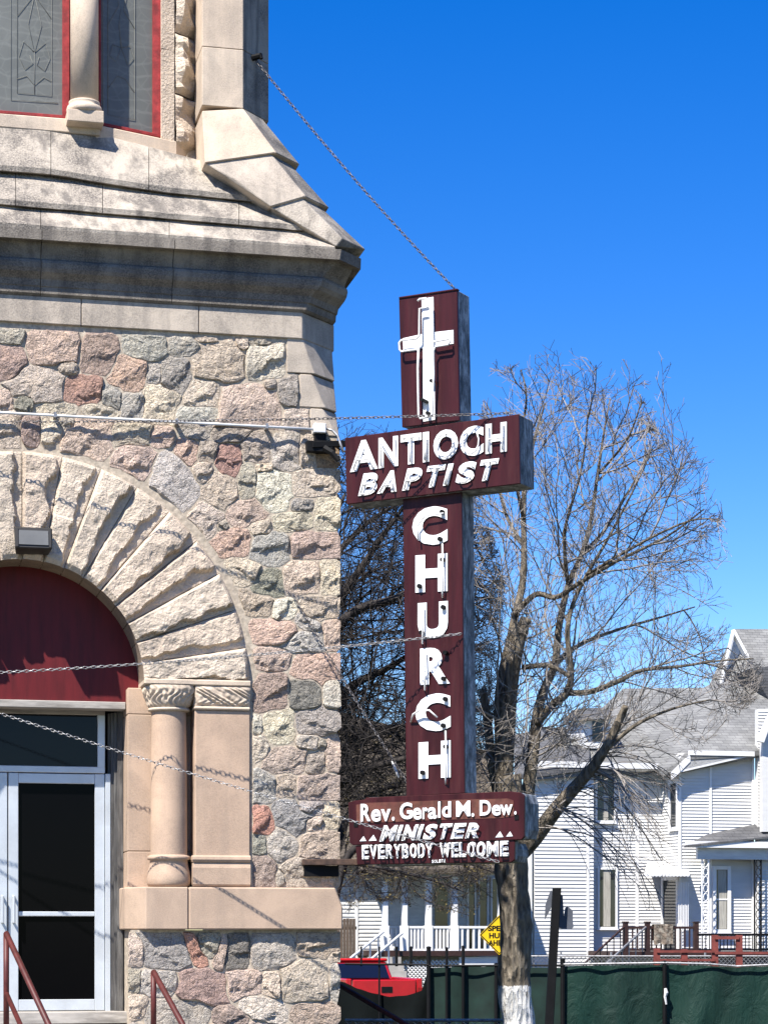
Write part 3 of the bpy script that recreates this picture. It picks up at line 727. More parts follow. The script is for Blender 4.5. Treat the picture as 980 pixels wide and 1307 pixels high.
for bx in ((xlf, xf, zt1 - .03, zt1 + .04), (xlf, xf, zt0 - .005, zt0 + .055), (xf - .07, xf, zt0 + .05, zt1 - .03)):
    b = MB(); b.box(bx[0], bx[1], DD - .01, DD + .06, bx[2], bx[3]); obj('frame', b, M['oldwood'] if bx[2] > zt1 - .1 else M['aluminium'], tw, bevel=.004)
b = MB(); b.box(xf + .004, xr + .02, DD - .40, DD + .08, zf - .3, zh - .07)
fb = MB()
for k in range(4):
    yy = .60 + k * .055; fb.box(xf + .03 + (xr - xf) * .16 * (3 - k), xr, yy, yy + .05, zf - .3, zh - .072)
obj('side_jamb_boards', fb, M['darkwood'], church)
fb = MB(); fb.box(xf + .001, xf + .05, DD - .03, DD + .1, zf - .02, zt0 - .01); obj('door_frame', fb, M['aluminium'], church, bevel=.004)
def door(x0, x1, hinge):
    d = MB(); d.box(x0 + .09, x1 - .09, DD + .03, DD + .045, zf + .10, zt0 - .10)
    g = obj('door', d, M['blackglass'], church)
    for bx in ((x0 + .003, x0 + .095, zf + .01, zt0 - .012), (x1 - .095, x1 - .003, zf + .01, zt0 - .012)):
        b = MB(); b.box(bx[0], bx[1], DD - .005, DD + .06, bx[2], bx[3]); obj('stile', b, M['aluminium'], g, bevel=.004)
    for z0, z1 in ((zf + .012, zf + .115), (zt0 - .105, zt0 - .014)):
        b = MB(); b.box(x0 + .095, x1 - .095, DD - .002, DD + .06, z0, z1); obj('rail', b, M['aluminium'], g, bevel=.004)
    zm = CH.at(80, 1167, -DD).z
    b = MB(); b.box(x0 + .094, x1 - .094, DD + .0, DD + .028, zm - .022, zm + .022); obj('push_bar', b, M['aluminium'], g, bevel=.006)
    b = MB(); hx = x0 + .05 if hinge else x1 - .05
    b.tube([(hx, DD - .0, zm - .08), (hx, DD - .06, zm - .08), (hx, DD - .06, zm + .16), (hx, DD, zm + .16)], .014, 8); obj('handle', b, M['aluminium'], g)
door(xm + .002, xf, True); door(xlf, xm - .002, False)
fr('threshold', -220, 163, 1292, 1310, .40, .5, M['oldwood'], church)

# --- landing and steps
conc = bpy.data.materials['concrete_paving']
b = MB(); b.box(XC - 1.9, XC + 1.75, -1.3, .4, -.6, zf - .14); steps = obj('landing', b, conc, church, bevel=.01)
for k in range(4):
    b = MB(); zk = (zf - .14) * (3 - k) / 4 + .0; b.box(XC - 1.9, XC + 1.75, -1.3 - .32 * (k + 1), -1.3 - .32 * k, -.6, max(zk, .05)); obj('step', b, conc, church, bevel=.01)

# ------------------------------------------------------------------ the sign
sign = thing('church_sign', SG.M, 'tall maroon cross-shaped sign with white neon lettering hung off the church corner', 'sign')
SD = .26                                              # depth of the sign's boxes
def sbox(name, pts, d, mat, depth=SD, parent=None, back=None, bevel=.006):
    P = [SG.at(px, py, d) for px, py in pts]; b = MB(); b.prism(P, [p + Vector((0, depth, 0)) for p in P])
    return obj(name, b, mat, parent or sign, bevel=bevel)
def face_and_case(name, pts, d, depth, inset=.0):
    """a sheet-metal case with a maroon enamelled face"""
    case = sbox(name, pts, d, M['sheet'], depth)
    P = [SG.at(px, py, d + .008) for px, py in pts]; c = sum(P, Vector()) / len(P)
    P = [c + (p - c) * 1.004 for p in P]
    b = MB(); b.prism(P, [p + Vector((0, .030, 0)) for p in P]); obj('face', b, M['maroon'], case, bevel=.005)
    return case
top = face_and_case('top_case', [(509,380.5),(583,369.5),(586,536),(513,545)], 0, .25)
cross = face_and_case('cross_bar_case', [(440.5,559),(661.5,528.5),(663,617),(442.5,643.5)], .075, .31)
shaft = face_and_case('shaft_case', [(514,634),(588.5,622),(592.5,1012),(518.5,1016)], 0, .25)
sbox('shaft_clamp', [(588.6,806),(590.6,806),(590.6,813),(588.6,813)], -.01, M['blackmetal'], .26, shaft)
sbox('cap_strip', [(508.5,378.5),(583.4,367.5),(583.4,370),(508.5,381)], .02, M['maroon'], .05, top)
sbox('access_panel', [(585.2,484),(587,484),(587,516),(585.2,516)], -.04, M['blackmetal'], .16, top)
sbox('access_panel', [(663.2,575),(665.5,575),(665.5,612),(663.2,612)], .02, M['blackmetal'], .20, cross)
pc = [(444.5,1025),(452,1022.5),(466,1021),(467,1018.5),(650,1010.5),(664,1012),(668.5,1016),(668.5,1068),(665,1072),(450,1079),(446.5,1076)]
minister = face_and_case('minister_case', pc, .10, .10)
def hexcase(name, x0, x1, yt, yb, d, depth, cut):
    b = MB(); y = lambda px, py: SG.at(px, py, d)
    pl = [y(x0, yt + 5), y(x1, yt), y(x1 + 3.5, yt + cut), y(x1 + 3.5, yb - cut), y(x1, yb), y(x0, yb + 5)]
    b.prism([p + Vector((0, .0, 0)) for p in pl], [p + Vector((0, depth, 0)) for p in pl]); return obj(name, b, M['sheet'], minister, bevel=.006)
hexcase('rear_case', 470, 666, 1013, 1071, .06, .30, 12)
wel = face_and_case('welcome_case', [(454,1080),(655,1072),(656.5,1074),(656,1098),(652,1101),(456,1104)], .085, .09)
hexcase('rear_case', 480, 655, 1076, 1101, .05, .26, 8)
# rusty patch under the minister's name, square bolt holes
def patch(name, pts, d, mat, parent, th=.004):
    P = [SG.at(px, py, d) for px, py in pts]; b = MB(); b.prism(P, [p + Vector((0, th, 0)) for p in P]); return obj(name, b, mat, parent)
patch('rust_patch', [(454.5,1027.5),(470,1025),(520,1023.5),(585,1021),(648,1019.5),(655,1022),(656,1042),(640,1044.5),(560,1047),(500,1049.5),(458,1051.5),(455,1048)], .112, M['rustpatch'], minister)
for px, py in ((454,1052.5), (561,1026), (560,1048.5), (659,1043.5)):
    patch('bolt_hole', [(px-2.6,py-3.2),(px+2.6,py-3.4),(px+2.6,py+3.0),(px-2.6,py+3.2)], .1155, M['blackmetal'], minister)
for px, py, s in ((463,1071,4.2), (475.5,1070,5), (637,1065.5,5), (650,1065,4.2)):
    patch('triangle_mark', [(px-s,py+s*.75),(px+s,py+s*.65),(px+.2*s,py-s*.8)], .113, M['whitepaint'], minister)

# --- lettering
_glyph = {}
def glyph(ch, offset):
    k = (ch, offset)
    if k not in _glyph:
        cu = bpy.data.curves.new('glyph', 'FONT'); cu.body = ch; cu.size = 1.0; cu.offset = offset; cu.extrude = .5; cu.resolution_u = 4
        o = bpy.data.objects.new('glyph', cu); col.objects.link(o); dg = bpy.context.evaluated_depsgraph_get(); dg.update()
        me = bpy.data.meshes.new_from_object(o.evaluated_get(dg)); vs = [tuple(v.co) for v in me.vertices]; fs = [tuple(p.vertices) for p in me.polygons]
        bpy.data.objects.remove(o); bpy.data.curves.remove(cu); bpy.data.meshes.remove(me)
        xs = [v[0] for v in vs]; ys = [v[1] for v in vs]
        _glyph[k] = (vs, fs, min(xs), max(xs), min(ys), max(ys))
    return _glyph[k]
def letter(ch, x0, x1, top, bot, d, parent, offset=.03, shear=0.0, box=None, mat='whitepaint'):
    """one raised letter in the pixel box x0..x1, between the slanted lines top(x) and bot(x)"""
    vs, fs, gx0, gx1, gy0, gy1 = glyph(ch, offset)
    if box: gy0, gy1 = box
    b = MB()
    for x, y, z in vs:
        u = (x - gx0) / (gx1 - gx0); v = (y - gy0) / (gy1 - gy0)
        px = x0 + (x1 - x0) * u + shear * v; yt, yb = top(px), bot(px)
        b.v.append(tuple(SG.at(px, yb + (yt - yb) * v, d + .003 + .008 * (z + .5))))
    b.f = list(fs)
    o = obj('letter', b, M[mat], parent)
    return o
def line(p, q): return lambda x: p[1] + (q[1] - p[1]) * (x - p[0]) / (q[0] - p[0])
STROKE = {'A': [[(0,0),(.5,1),(1,0)], [(.2,.35),(.8,.35)]], 'N': [[(0,0),(0,1),(1,0),(1,1)]], 'T': [[(0,1),(1,1)], [(.5,1),(.5,0)]], 'I': [[(.35,0),(.35,1),(.7,1),(.7,0)]],
    'O': [[(.5 + .5 * math.sin(a * .5236), .5 + .5 * math.cos(a * .5236)) for a in range(13)]], 'C': [[(.5 + .5 * math.sin(a * .5236 + .9), .5 + .5 * math.cos(a * .5236 + .9)) for a in range(10)]],
    'H': [[(0,0),(0,1)], [(0,.5),(1,.5)], [(1,1),(1,0)]], 'B': [[(0,0),(0,1),(.7,1),(.9,.85),(.9,.65),(.7,.53),(0,.53)], [(.7,.53),(1,.4),(1,.15),(.75,0),(0,0)]],
    'P': [[(0,0),(0,1),(.7,1),(1,.85),(1,.6),(.7,.45),(0,.45)]], 'S': [[(.95,.82),(.7,1),(.3,1),(.05,.8),(.2,.58),(.8,.44),(.97,.2),(.7,0),(.3,0),(.03,.18)]],
    'U': [[(0,1),(0,.3),(.2,.05),(.5,0),(.8,.05),(1,.3),(1,1)]], 'R': [[(0,0),(0,1),(.7,1),(1,.85),(1,.62),(.7,.48),(0,.48)], [(.55,.48),(1,0)]],
    'M': [[(0,0),(.1,1),(.5,.2),(.9,1),(1,0)]], 'E': [[(1,1),(0,1),(0,0),(1,0)], [(0,.52),(.85,.52)]], 'V': [[(0,1),(.5,0),(1,1)]], 'D': [[(0,0),(0,1),(.6,1),(1,.75),(1,.25),(.6,0),(0,0)]],
    'Y': [[(0,1),(.5,.5),(1,1)], [(.5,.5),(.5,0)]], 'W': [[(0,1),(.25,0),(.5,.8),(.75,0),(1,1)]], 'L': [[(0,1),(0,0),(1,0)]]}
def neon(ch, x0, x1, top, bot, d, parent, shear=0.0, inset=.16, dx=0, dy=0, r=.0075, jit=.0, seed=0, stub=True):
    """glass tubing bent along the letter's strokes, with its feet running back to the face"""
    rr = random.Random(seed * 31 + ord(ch)); b = MB()
    for st in STROKE[ch]:
        pts = []
        for u, v in st:
            u = inset + (1 - 2 * inset) * u; v = inset * .6 + (1 - 1.2 * inset) * v
            px = x0 + (x1 - x0) * u + shear * v + dx + rr.uniform(-jit, jit); yt, yb = top(px), bot(px)
            pts.append(SG.at(px, yb + (yt - yb) * v + dy + rr.uniform(-jit, jit), d))
        if stub:
            pts = [pts[0] + Vector((0, .055, 0))] + pts + [pts[-1] + Vector((0, .055, 0))]
        b.tube(pts, r, 6)
    return obj('neon_tube', b, M['neon'], parent, smooth=True)
def word(chars, d, parent, top, bot, offset=.035, shear=0.0, tube=None, seed=0):
    for k, (ch, x0, x1) in enumerate(chars):
        o = letter(ch, x0, x1, top, bot, d, parent, offset, shear)
        if tube and ch in STROKE: neon(ch, x0, x1, top, bot, d + .04, o, shear, seed=seed + k, **tube)
dC = .0835
word([('A',446.5,482),('N',483,508),('T',511,538),('I',539.5,547.5),('O',553,584.5),('C',586.5,617),('H',619.5,646.5)], dC, cross,
     line((448,563.5),(646,538)), line((448,602.5),(646,576)), .05, 0, dict(dx=-1.2, dy=.6), 1)
word([('B',457,479),('A',481,506),('P',513,534),('T',539,562),('I',565,572),('S',580,603),('T',607,630)], dC, cross,
     line((463,604.5),(637,584.5)), line((458,633),(620,613.5)), .06, 7, dict(dx=-1.2, dy=.8), 2)
for ch, x0, x1, y0, y1 in (('C',526,571,647,695), ('H',530,571,708,755), ('U',533,571.5,769,814), ('R',536,574,827,873), ('C',530,575,886,933), ('H',534,575,947,993)):
    tp_, bt_ = line((x0, y0 + 1), (x1, y0 - 2)), line((x0, y1 + 1.5), (x1, y1 - .5))
    o = letter(ch, x0, x1, tp_, bt_, .0085, shaft, .055)
    # electrode housings: what is left of the tubing
    rr = random.Random(int(y0))
    for ex, ey in ((.86, .14), (.14 if ch in 'HU' else .8, .86)):
        p = SG.at(x0 + (x1 - x0) * ex, y0 + (y1 - y0) * ey, .03)
        b = MB(); b.tube([p + Vector((0, .03, 0)), p + Vector((0, -.025, 0))], .020, 10); obj('electrode', b, M['blackmetal'], o)
    if ch in 'HUR':
        b = MB(); xx = x1 - 6.5 if ch == 'H' else x0 + 6; b.tube([SG.at(xx, y0 - (14 if ch == 'H' else -2), .06), SG.at(xx + .6, (y0 + y1) / 2, .062), SG.at(xx, y1 + (2 if ch == 'H' else 8), .06), SG.at(xx, y1 + 8, .01)], .008, 6); obj('neon_tube', b, M['neon'], o, smooth=True)
    elif y0 > 800:
        b = MB(); b.tube([SG.at(524, 922, .02), SG.at(527, 912, .07), SG.at(536, 906, .08), SG.at(548, 907, .08), SG.at(558, 916, .06)], .009, 6); obj('neon_tube', b, M['neon'], o, smooth=True)
    else:
        b = MB(); b.tube([SG.at(534, 690, .06), SG.at(532, 672, .065), SG.at(542, 658, .065), SG.at(566, 655, .06)], .008, 6); obj('neon_tube', b, M['neon'], o, smooth=True)
# cross emblem
def flat(name, pts, d, parent, mat='whitepaint'): return patch(name, pts, d, M[mat], parent, .007)
em = flat('cross_emblem', [(538,381),(553,378.5),(554,423.7),(578.5,420.8),(578.7,438.3),(554.3,441.8),(555,535.5),(540,538),(539.5,444),(514.5,447.5),(514,431.5),(538.5,426)], .0155, top)
tb = [(533,384),(535.5,381.5),(543.5,380.5),(545,382.5),(545.3,392),(535.5,393.5),(535,428),(532,432),(512,434),(509.5,437),(509.8,446),(512,448.5),(534,445.5)]
b = MB(); b.tube([SG.at(x, y, .075) for x, y in tb], .010, 6); obj('neon_tube', b, M['neon'], em, smooth=True)
b = MB(); b.tube([SG.at(x, y, .075) for x, y in [(534,444),(533,470),(533.5,500),(534,530),(536,534),(549,532),(551.5,528),(552,505),(553.5,478),(553,448),(556,442),(572,439.5),(574,436),(573.5,428)]], .010, 6); obj('neon_tube', b, M['neon'], em, smooth=True)
b = MB(); b.tube([SG.at(x, y, .075) for x, y in [(549,384),(549.5,410),(550,432),(553,436),(573,432.5)]], .010, 6); obj('neon_tube', b, M['neon'], em, smooth=True)
for x, y in ((545,513), (541,511), (548,528), (553,487)):
    p = SG.at(x, y, .02); b = MB(); b.tube([p, p + Vector((0, -.05, 0))], .016, 8); obj('electrode', b, M['blackmetal'], em)
# minister panel
tR, bR = line((460,1026.5),(652,1020.5)), line((460,1049),(652,1039.5))
for ch, x0, x1, bx in (('R',460,473,None),('e',473.5,486,(0,.729)),('v',486,498.5,(0,.729)),('.',500,503.5,(0,.729)),('G',510,526,None),('e',526.5,538,(0,.729)),('r',539,545.5,(0,.729)),('a',546,557.5,(0,.729)),
        ('l',559,562,None),('d',564,575.5,None),('M',582,600,None),('.',601.5,605,(0,.729)),('D',612,626.5,None),('e',627.5,639,(0,.729)),('w',638,654,(0,.729)),('.',656,659,(0,.729))):
    letter(ch, x0, x1, tR, bR, .116, minister, .028, 0, bx)
tM, bM = line((486,1054),(622,1050)), line((486,1074.5),(622,1069.5))
xs = [484,503.5,511,529,536,550,566,581,597]; ws = [18,6,16,6,14,14,14,16,16]
xs = [484,505,512.5,531,538.5,553.5,569,584,600]; word([(c, x, x + w_) for c, x, w_ in zip('MINISTER', [484,504.5,512,531,538.5,556.5,574.5,593], [18,4.5,16.5,4.5,15.5,15.5,15.5,17])], .109, minister, tM, bM, .05, 6, dict(dx=-1.6, dy=.8, jit=.3), 5)
tE, bE = line((462,1079),(649,1073.5)), line((462,1097),(649,1093))
word([(c, 462 + k * 10.2, 471 + k * 10.2) for k, c in enumerate('EVERYBODY')], .0945, wel, tE, bE, .045, 0, dict(dx=-.9, dy=-.6, jit=.3, r=.0075), 8)
word([(c, x, x + w_) for c, x, w_ in zip('WELCOME', [561,576,586,596,608,621,638], [14,9,9,11,12,15,11])], .0945, wel, tE, bE, .045, 0, dict(dx=-.9, dy=-.6, jit=.3, r=.0075), 9)
for k, c in enumerate('SOLITE'): letter(c, 551 + k * 3, 553.4 + k * 3, line((551,1098),(568,1097)), line((551,1102),(568,1101)), .0945, wel, .02)

# --- wall brackets and conduit
def bar(name, P, Q, wdt, mat, parent=None, **kw):
    P, Q = Vector(P), Vector(Q); t = (Q - P).normalized(); s = t.cross(Vector((0, 0, 1))).normalized() * wdt / 2; u = Vector((0, 0, wdt / 2))
    b = MB(); b.prism([P + s + u, P - s + u, P - s - u, P + s - u], [Q + s + u, Q - s + u, Q - s - u, Q + s - u]); return obj(name, b, mat, parent, bevel=.004, **kw)
W = CH.M
br = thing('sign_bracket', W, 'black steel bracket holding the sign crossbar to the church corner', 'bracket')
I = CH.I
def on_sign(px, py, d=.0): return SG.M @ SG.at(px, py, d)
s0 = I @ on_sign(445, 566, -.1)
bar('arm', CH.at(398, 568, .10), s0, .055, M['blackmetal'], br)
b = MB(); b.box(CH.at(391,567,.08).x, CH.at(424,567,.08).x, -.11, .0, CH.at(400,577,.08).z, CH.at(400,563,.08).z); obj('wall_plate', b, M['blackmetal'], br, bevel=.006)
b = MB(); b.tube([CH.at(414, 572, .10), CH.at(424, 578, .14), CH.at(432, 588, .16)], [.035, .03, .025], 6); obj('gusset', b, M['blackmetal'], br)
b = MB(); p0 = CH.at(431, 585, .15); b.tube([p0 + Vector((.03 * math.cos(a * .6283), 0, .03 * math.sin(a * .6283))) for a in range(11)], .008, 5); obj('eye_bolt', b, M['steel'], br)
br = thing('lower_sign_bracket', W, 'rusty steel channel holding the sign foot to the church corner', 'bracket')
s0 = I @ on_sign(470, 1100, -.08)
b = MB(); z = CH.at(400, 1101, .05).z; xa = CH.at(386, 1100, .05).x
b.prism([(xa, -.09, z - .028), (s0.x, s0.y, z - .028), (s0.x, s0.y, z + .028), (xa, -.09, z + .028)], [(xa, .02, z - .028), (s0.x, s0.y + .1, z - .028), (s0.x, s0.y + .1, z + .028), (xa, .02, z + .028)]); obj('channel', b, M['rust'], br, bevel=.004)
b = MB(); b.box(CH.at(388,1104,.05).x, CH.at(432,1104,.05).x, -.06, .0, z - .13, z - .03); obj('wall_plate', b, M['blackmetal'], br)
cd = thing('conduit', W, 'thin white electrical conduit running along the rubble wall to the sign', 'conduit')
P = [CH.at(x, 526.5 + (548 - 526.5) * (x + 0) / 405, .085) for x in (-500, -200, 0, 130, 260, 400)]
b = MB(); b.tube(P, .0125, 8); obj('pipe', b, M['conduit'], cd, smooth=True)
for x in (-150, 70, 225, 340):
    q = CH.at(x, 526.5 + 21.5 * x / 405, .06); b = MB(); b.box(q.x - .012, q.x + .012, -.10, .02, q.z - .022, q.z + .022); obj('pipe_clip', b, M['steel'], cd)
q0, q1 = CH.at(400.5, 552, .10), CH.at(416, 540.5, .10); b = MB(); b.box(q0.x, q1.x, -.115, .01, q0.z, q1.z); obj('junction_box', b, M['conduit'], cd, bevel=.006)
q0, q1 = CH.at(401.5, 563.5, .07), CH.at(416, 552.5, .07); b = MB(); b.box(q0.x, q1.x, -.08, .01, q0.z, q1.z - .004); obj('box_bracket', b, M['blackmetal'], cd)
b = MB(); b.tube([CH.at(416,547,.06), CH.at(424,549,.08), CH.at(431,556,.10), CH.at(434,565,.12), CH.at(438,576,.14), I @ on_sign(444, 577, -.06)], .012, 7); obj('flexible_cable', b, M['steel'], cd, smooth=True)

# --- chains
def chain(name, pts, label, mat='chainsteel', pitch=.037, wire=.0044, half=.0110, sag=.0, closeup=None):
    """links threaded along a polyline (world points); sag in metres"""
    fine = []
    for a, c in zip(pts[:-1], pts[1:]):
        a, c = Vector(a), Vector(c); n = max(2, int((c - a).length / .02))
        for k in range(n): f = k / n; fine.append(a.lerp(c, f) - Vector((0, 0, sag * 4 * f * (1 - f))))
    fine.append(Vector(pts[-1])); b = MB(); acc = 0.0; i = 0; k = 0; nxt = pitch / 2
    dist = [0.0]
    for a, c in zip(fine[:-1], fine[1:]): dist.append(dist[-1] + (c - a).length)
    j = 0; rr = random.Random(len(fine)); roll = rr.uniform(0, 3)
    while nxt < dist[-1]:
        while dist[j + 1] < nxt: j += 1
        f = (nxt - dist[j]) / (dist[j + 1] - dist[j]); p = fine[j].lerp(fine[j + 1], f); t = (fine[j + 1] - fine[j]).normalized()
        u = t.cross(Vector((0, 0, 1))).normalized(); v = t.cross(u); roll += math.pi / 2 + rr.uniform(-.08, .08)
        s = u * math.cos(roll) + v * math.sin(roll); L = pitch * .5 + wire * .9
        loop = [p + t * ((L - half) * (1 if math.cos(a) > 0 else -1) + half * math.cos(a)) + s * (half * math.sin(a)) for a in [2 * math.pi * q / 10 + .31 for q in range(10)]]
        nn = t.cross(s); base = len(b.v)
        for q in range(10):
            r_ = (loop[q] - p).normalized()
            for a in range(4):
                w_ = r_ * math.cos(a * math.pi / 2 + .78) + nn * math.sin(a * math.pi / 2 + .78); o_ = loop[q] + w_ * wire; b.v.append((o_.x, o_.y, o_.z))
        for q in range(10):
            for a in range(4):
                b.f.append((base + q*4 + a, base + q*4 + (a+1) % 4, base + ((q+1) % 10)*4 + (a+1) % 4, base + ((q+1) % 10)*4 + a))
        nxt += pitch; k += 1
    return obj(name, b, M[mat], smooth=True, label=label, cat='chain', group='chains steadying the sign', fix=False)
wc = lambda px, py, d: W @ CH.at(px, py, d)
fxa = W @ (CH.at(310, 66, DS) + Vector((.12, .11, 0)))
chain('steel_chain', [fxa, on_sign(578, 366, -.05)], 'chain slanting through the sky from the tower buttress to the sign top', sag=.05)
chain('steel_chain', [wc(-205, 536, .02), on_sign(655, 527, .0)], 'chain running along beside the white conduit to the top of the sign crossbar', sag=.04)
chain('steel_chain', [wc(-190, 866, .02), on_sign(590, 809, .03)], 'nearly level chain crossing the red tympanum to the middle of the sign shaft', 'steel', sag=.06)
chain('steel_chain', [wc(-195, 846, .02), on_sign(638, 1101, .13)], 'chain sloping down across the glass door and pilaster to the sign foot', 'steel', sag=.05)
chain('steel_chain', [wc(374, 760, .03), SG.M @ (SG.at(521, 1001, -.20))], 'chain slanting from the rubble wall down behind the sign shaft', sag=.02)
tbk = MB(); A, B_ = SG.M @ SG.at(500, 972, -.24), SG.M @ SG.at(509, 993, -.24); tbk.tube([A, A.lerp(B_, .2), A.lerp(B_, .8), B_], [.006, .014, .014, .006], 6)
obj('turnbuckle', tbk, M['steel'], label='small steel turnbuckle on the chain behind the sign shaft', cat='turnbuckle')
eb = thing('chain_anchor', W, 'black bracket on the shaded chamfer of the tower buttress', 'bracket')
fl_ = CH.at(310, 66, DS) + Vector((.11, .11, 0)); dn = Vector((.7071, -.7071, 0))
b = MB(); b.tube([fl_, fl_ + dn * .09, fl_ + dn * .10 + Vector((0, 0, -.03))], [.03, .028, .015], 8); obj('stud', b, M['blackmetal'], eb)

# --- lamp over the door
lamp = thing('wall_lamp', W, 'square bronze floodlight fixed over the church doorway arch', 'lamp')
a_, c_ = CH.at(19, 703, .25), CH.at(67, 673, .25); x0, x1, z0, z1 = a_.x, c_.x, a_.z, c_.z
bz = m_plain('dark_bronze', (0.045, 0.042, 0.038), 0.45, 0.15, 8)
b = MB(); b.prism([(x0, -.25, z0 + .03), (x1, -.25, z0 + .03), (x1, -.21, z1), (x0, -.21, z1)], [(x0 + .02, -.05, z0 - .0), (x1 - .02, -.05, z0 - .0), (x1, -.08, z1 + .01), (x0, -.08, z1 + .01)]); obj('housing', b, bz, lamp, bevel=.008)
b = MB(); b.prism([(x0 + .035, -.254, z0 + .06), (x1 - .035, -.254, z0 + .06), (x1 - .035, -.223, z1 - .03), (x0 + .035, -.223, z1 - .03)], [(x0 + .035, -.244, z0 + .06), (x1 - .035, -.244, z0 + .06), (x1 - .035, -.213, z1 - .03), (x0 + .035, -.213, z1 - .03)]); obj('lens', b, m_plain('lamp_lens', (0.16,0.16,0.15), 0.25, .1, 5, spec=.5), lamp)
for q in ((x0 + .012, x0 + .03), (x1 - .03, x1 - .012)):
    fp = MB(); fp.prism([(q[0], -.262, z0 + .04), (q[1], -.262, z0 + .04), (q[1], -.228, z1 - .012), (q[0], -.228, z1 - .012)], [(q[0], -.24, z0 + .04), (q[1], -.24, z0 + .04), (q[1], -.21, z1 - .012), (q[0], -.21, z1 - .012)]); obj('front_frame', fp, bz, lamp)
b = MB(); b.box((x0 + x1) / 2 - .06, (x0 + x1) / 2 + .06, -.08, .0, z0 + .02, z1 - .05); obj('mount', b, bz, lamp)

# --- stair rails
def stair_rail(px, label, top_y, lower):
    r = thing('stair_rail', W, label, 'handrail', 'red pipe rails of the entrance steps')
    p = CH.at(px, top_y, .55); e = p + Vector((.40, -1.9, -1.12)); zg = zf - .14
    b = MB(); b.tube([(p.x, p.y, zg), tuple(p)], .026, 10); obj('post', b, M['rail'], r, smooth=True)
    b = MB(); b.tube([p, p.lerp(e, .02), e], .026, 10); obj('top_rail', b, M['rail'], r, smooth=True)
    b = MB(); b.tube([(e.x, e.y, 0), tuple(e)], .026, 10); obj('post', b, M['rail'], r, smooth=True)
    if lower:
        q = p + Vector((0, 0, -.52)); b = MB(); b.tube([q, e + Vector((0, 0, -.52))], .022, 10); obj('lower_rail', b, M['rail'], r, smooth=True)
stair_rail(8, 'red pipe handrail in front of the glass door, at the left edge', 1192, True)
stair_rail(196, 'red pipe handrail in front of the fieldstones under the sill', 1241, False)

# ------------------------------------------------------------------ houses across the street
M['white'] = m_plain('white_siding', (0.68, 0.67, 0.64), 0.55, 0.05, 2.5, stretch=(1,1,4), dirt=(0.55,0.55,0.54), dirt_amt=0.25)
M['trim'] = m_plain('white_trim', (0.78, 0.775, 0.755), 0.5, 0.04, 4)
M['shingle'] = None
def m_shingle(name, c0, c1, sy=.085):
    m, t, b = mat_base(name)
    br_ = N(t, 'ShaderNodeTexBrick'); br_.inputs['Scale'].default_value = 1.0
    br_.inputs['Brick Width'].default_value = .22; br_.inputs['Row Height'].default_value = sy; br_.inputs['Mortar Size'].default_value = .006
    br_.inputs['Color1'].default_value = (*c0, 1); br_.inputs['Color2'].default_value = (*c1, 1); br_.inputs['Mortar'].default_value = (*[v * .72 for v in c0], 1)
    co = t.nodes.new('ShaderNodeTexCoord'); sp = t.nodes.new('ShaderNodeSeparateXYZ'); cb = t.nodes.new('ShaderNodeCombineXYZ')
    t.links.new(co.outputs['Object'], sp.inputs[0]); t.links.new(sp.outputs['X'], cb.inputs['X']); t.links.new(sp.outputs['Z'], cb.inputs['Y'])
    t.links.new(cb.outputs[0], br_.inputs['Vector'])
    n = tex(t, 1.5, 5, .6); c = mix(t, br_.outputs['Color'], ramp(t, n.outputs[0], [(.3, (.7,.7,.7)), (.7, (1.2,1.2,1.2))]), 1.0, 'MULTIPLY')
    t.links.new(c, b.inputs['Base Color']); bump(t, b, br_.outputs['Fac'], .6, -.02); return m
M['roof'] = m_shingle('pale_grey_shingles', (.155,.155,.15), (.205,.205,.195))
M['roofdark'] = m_shingle('slate_grey_shingles', (.085,.085,.088), (.115,.115,.115))
M['roofbrown'] = m_shingle('brown_shingles', (.09,.073,.055), (.12,.098,.07))
M['brownpaint'] = m_plain('dark_brown_paint', (0.045, 0.022, 0.018), .5, .2, 8)
M['redwood'] = m_plain('red_fence_paint', (0.19, 0.045, 0.035), .7, .25, 8)
M['oldfence'] = m_plain('weathered_brown_boards', (0.13, 0.095, 0.07), .85, .3, 6, stretch=(6,6,.6))
M['curtain'] = m_plain('pale_curtain', (0.42, 0.40, 0.34), .8, .25, 9, stretch=(6,6,.3))
M['shade'] = m_plain('dull_grey_siding', (0.66, 0.655, 0.62), .7, .12, 2.5, stretch=(1,1,4))

HF = Frame((812 - CX) / F * 62.0, 62.0, R(12.8))
house = thing('white_house', HF.M, 'big white clapboard house with pale grey roofs behind the bare tree', 'house')
def clap(name, fr_, x0, x1, z0, z1, y, mat, parent, step=.095, top=None):
    """lapped siding boards on a wall from x0 to x1; top(x) may cut it to a gable"""
    b = MB(); z = z0
    while z < z1 - .01:
        za = min(z + step, z1); a, c = x0, x1
        b.add([(a, y - .027, z), (c, y - .027, z), (c, y - .002, za), (a, y - .002, za), (a, y + .0, z), (c, y + .0, z)], [(0,1,2,3), (0,4,5,1)]); z = za
    b.add([(x0, y, z0), (x1, y, z0), (x1, y, z1), (x0, y, z1), (x0, y + .25, z0), (x1, y + .25, z0), (x1, y + .25, z1), (x0, y + .25, z1)], [(0,3,2,1),(4,5,6,7),(0,1,5,4),(1,2,6,5),(2,3,7,6),(3,0,4,7)])
    return obj(name, b, mat, parent, kind='stuff', fix=False)
def pbox(name, fr_, x0, x1, y0, y1, d, th, mat, parent, bevel=0):
    P0, P1 = fr_.at(x0, y1, d), fr_.at(x1, y0, d); b = MB(); b.box(P0.x, P1.x, -d, -d + th, P0.z, P1.z); return obj(name, b, mat, parent, bevel=bevel)
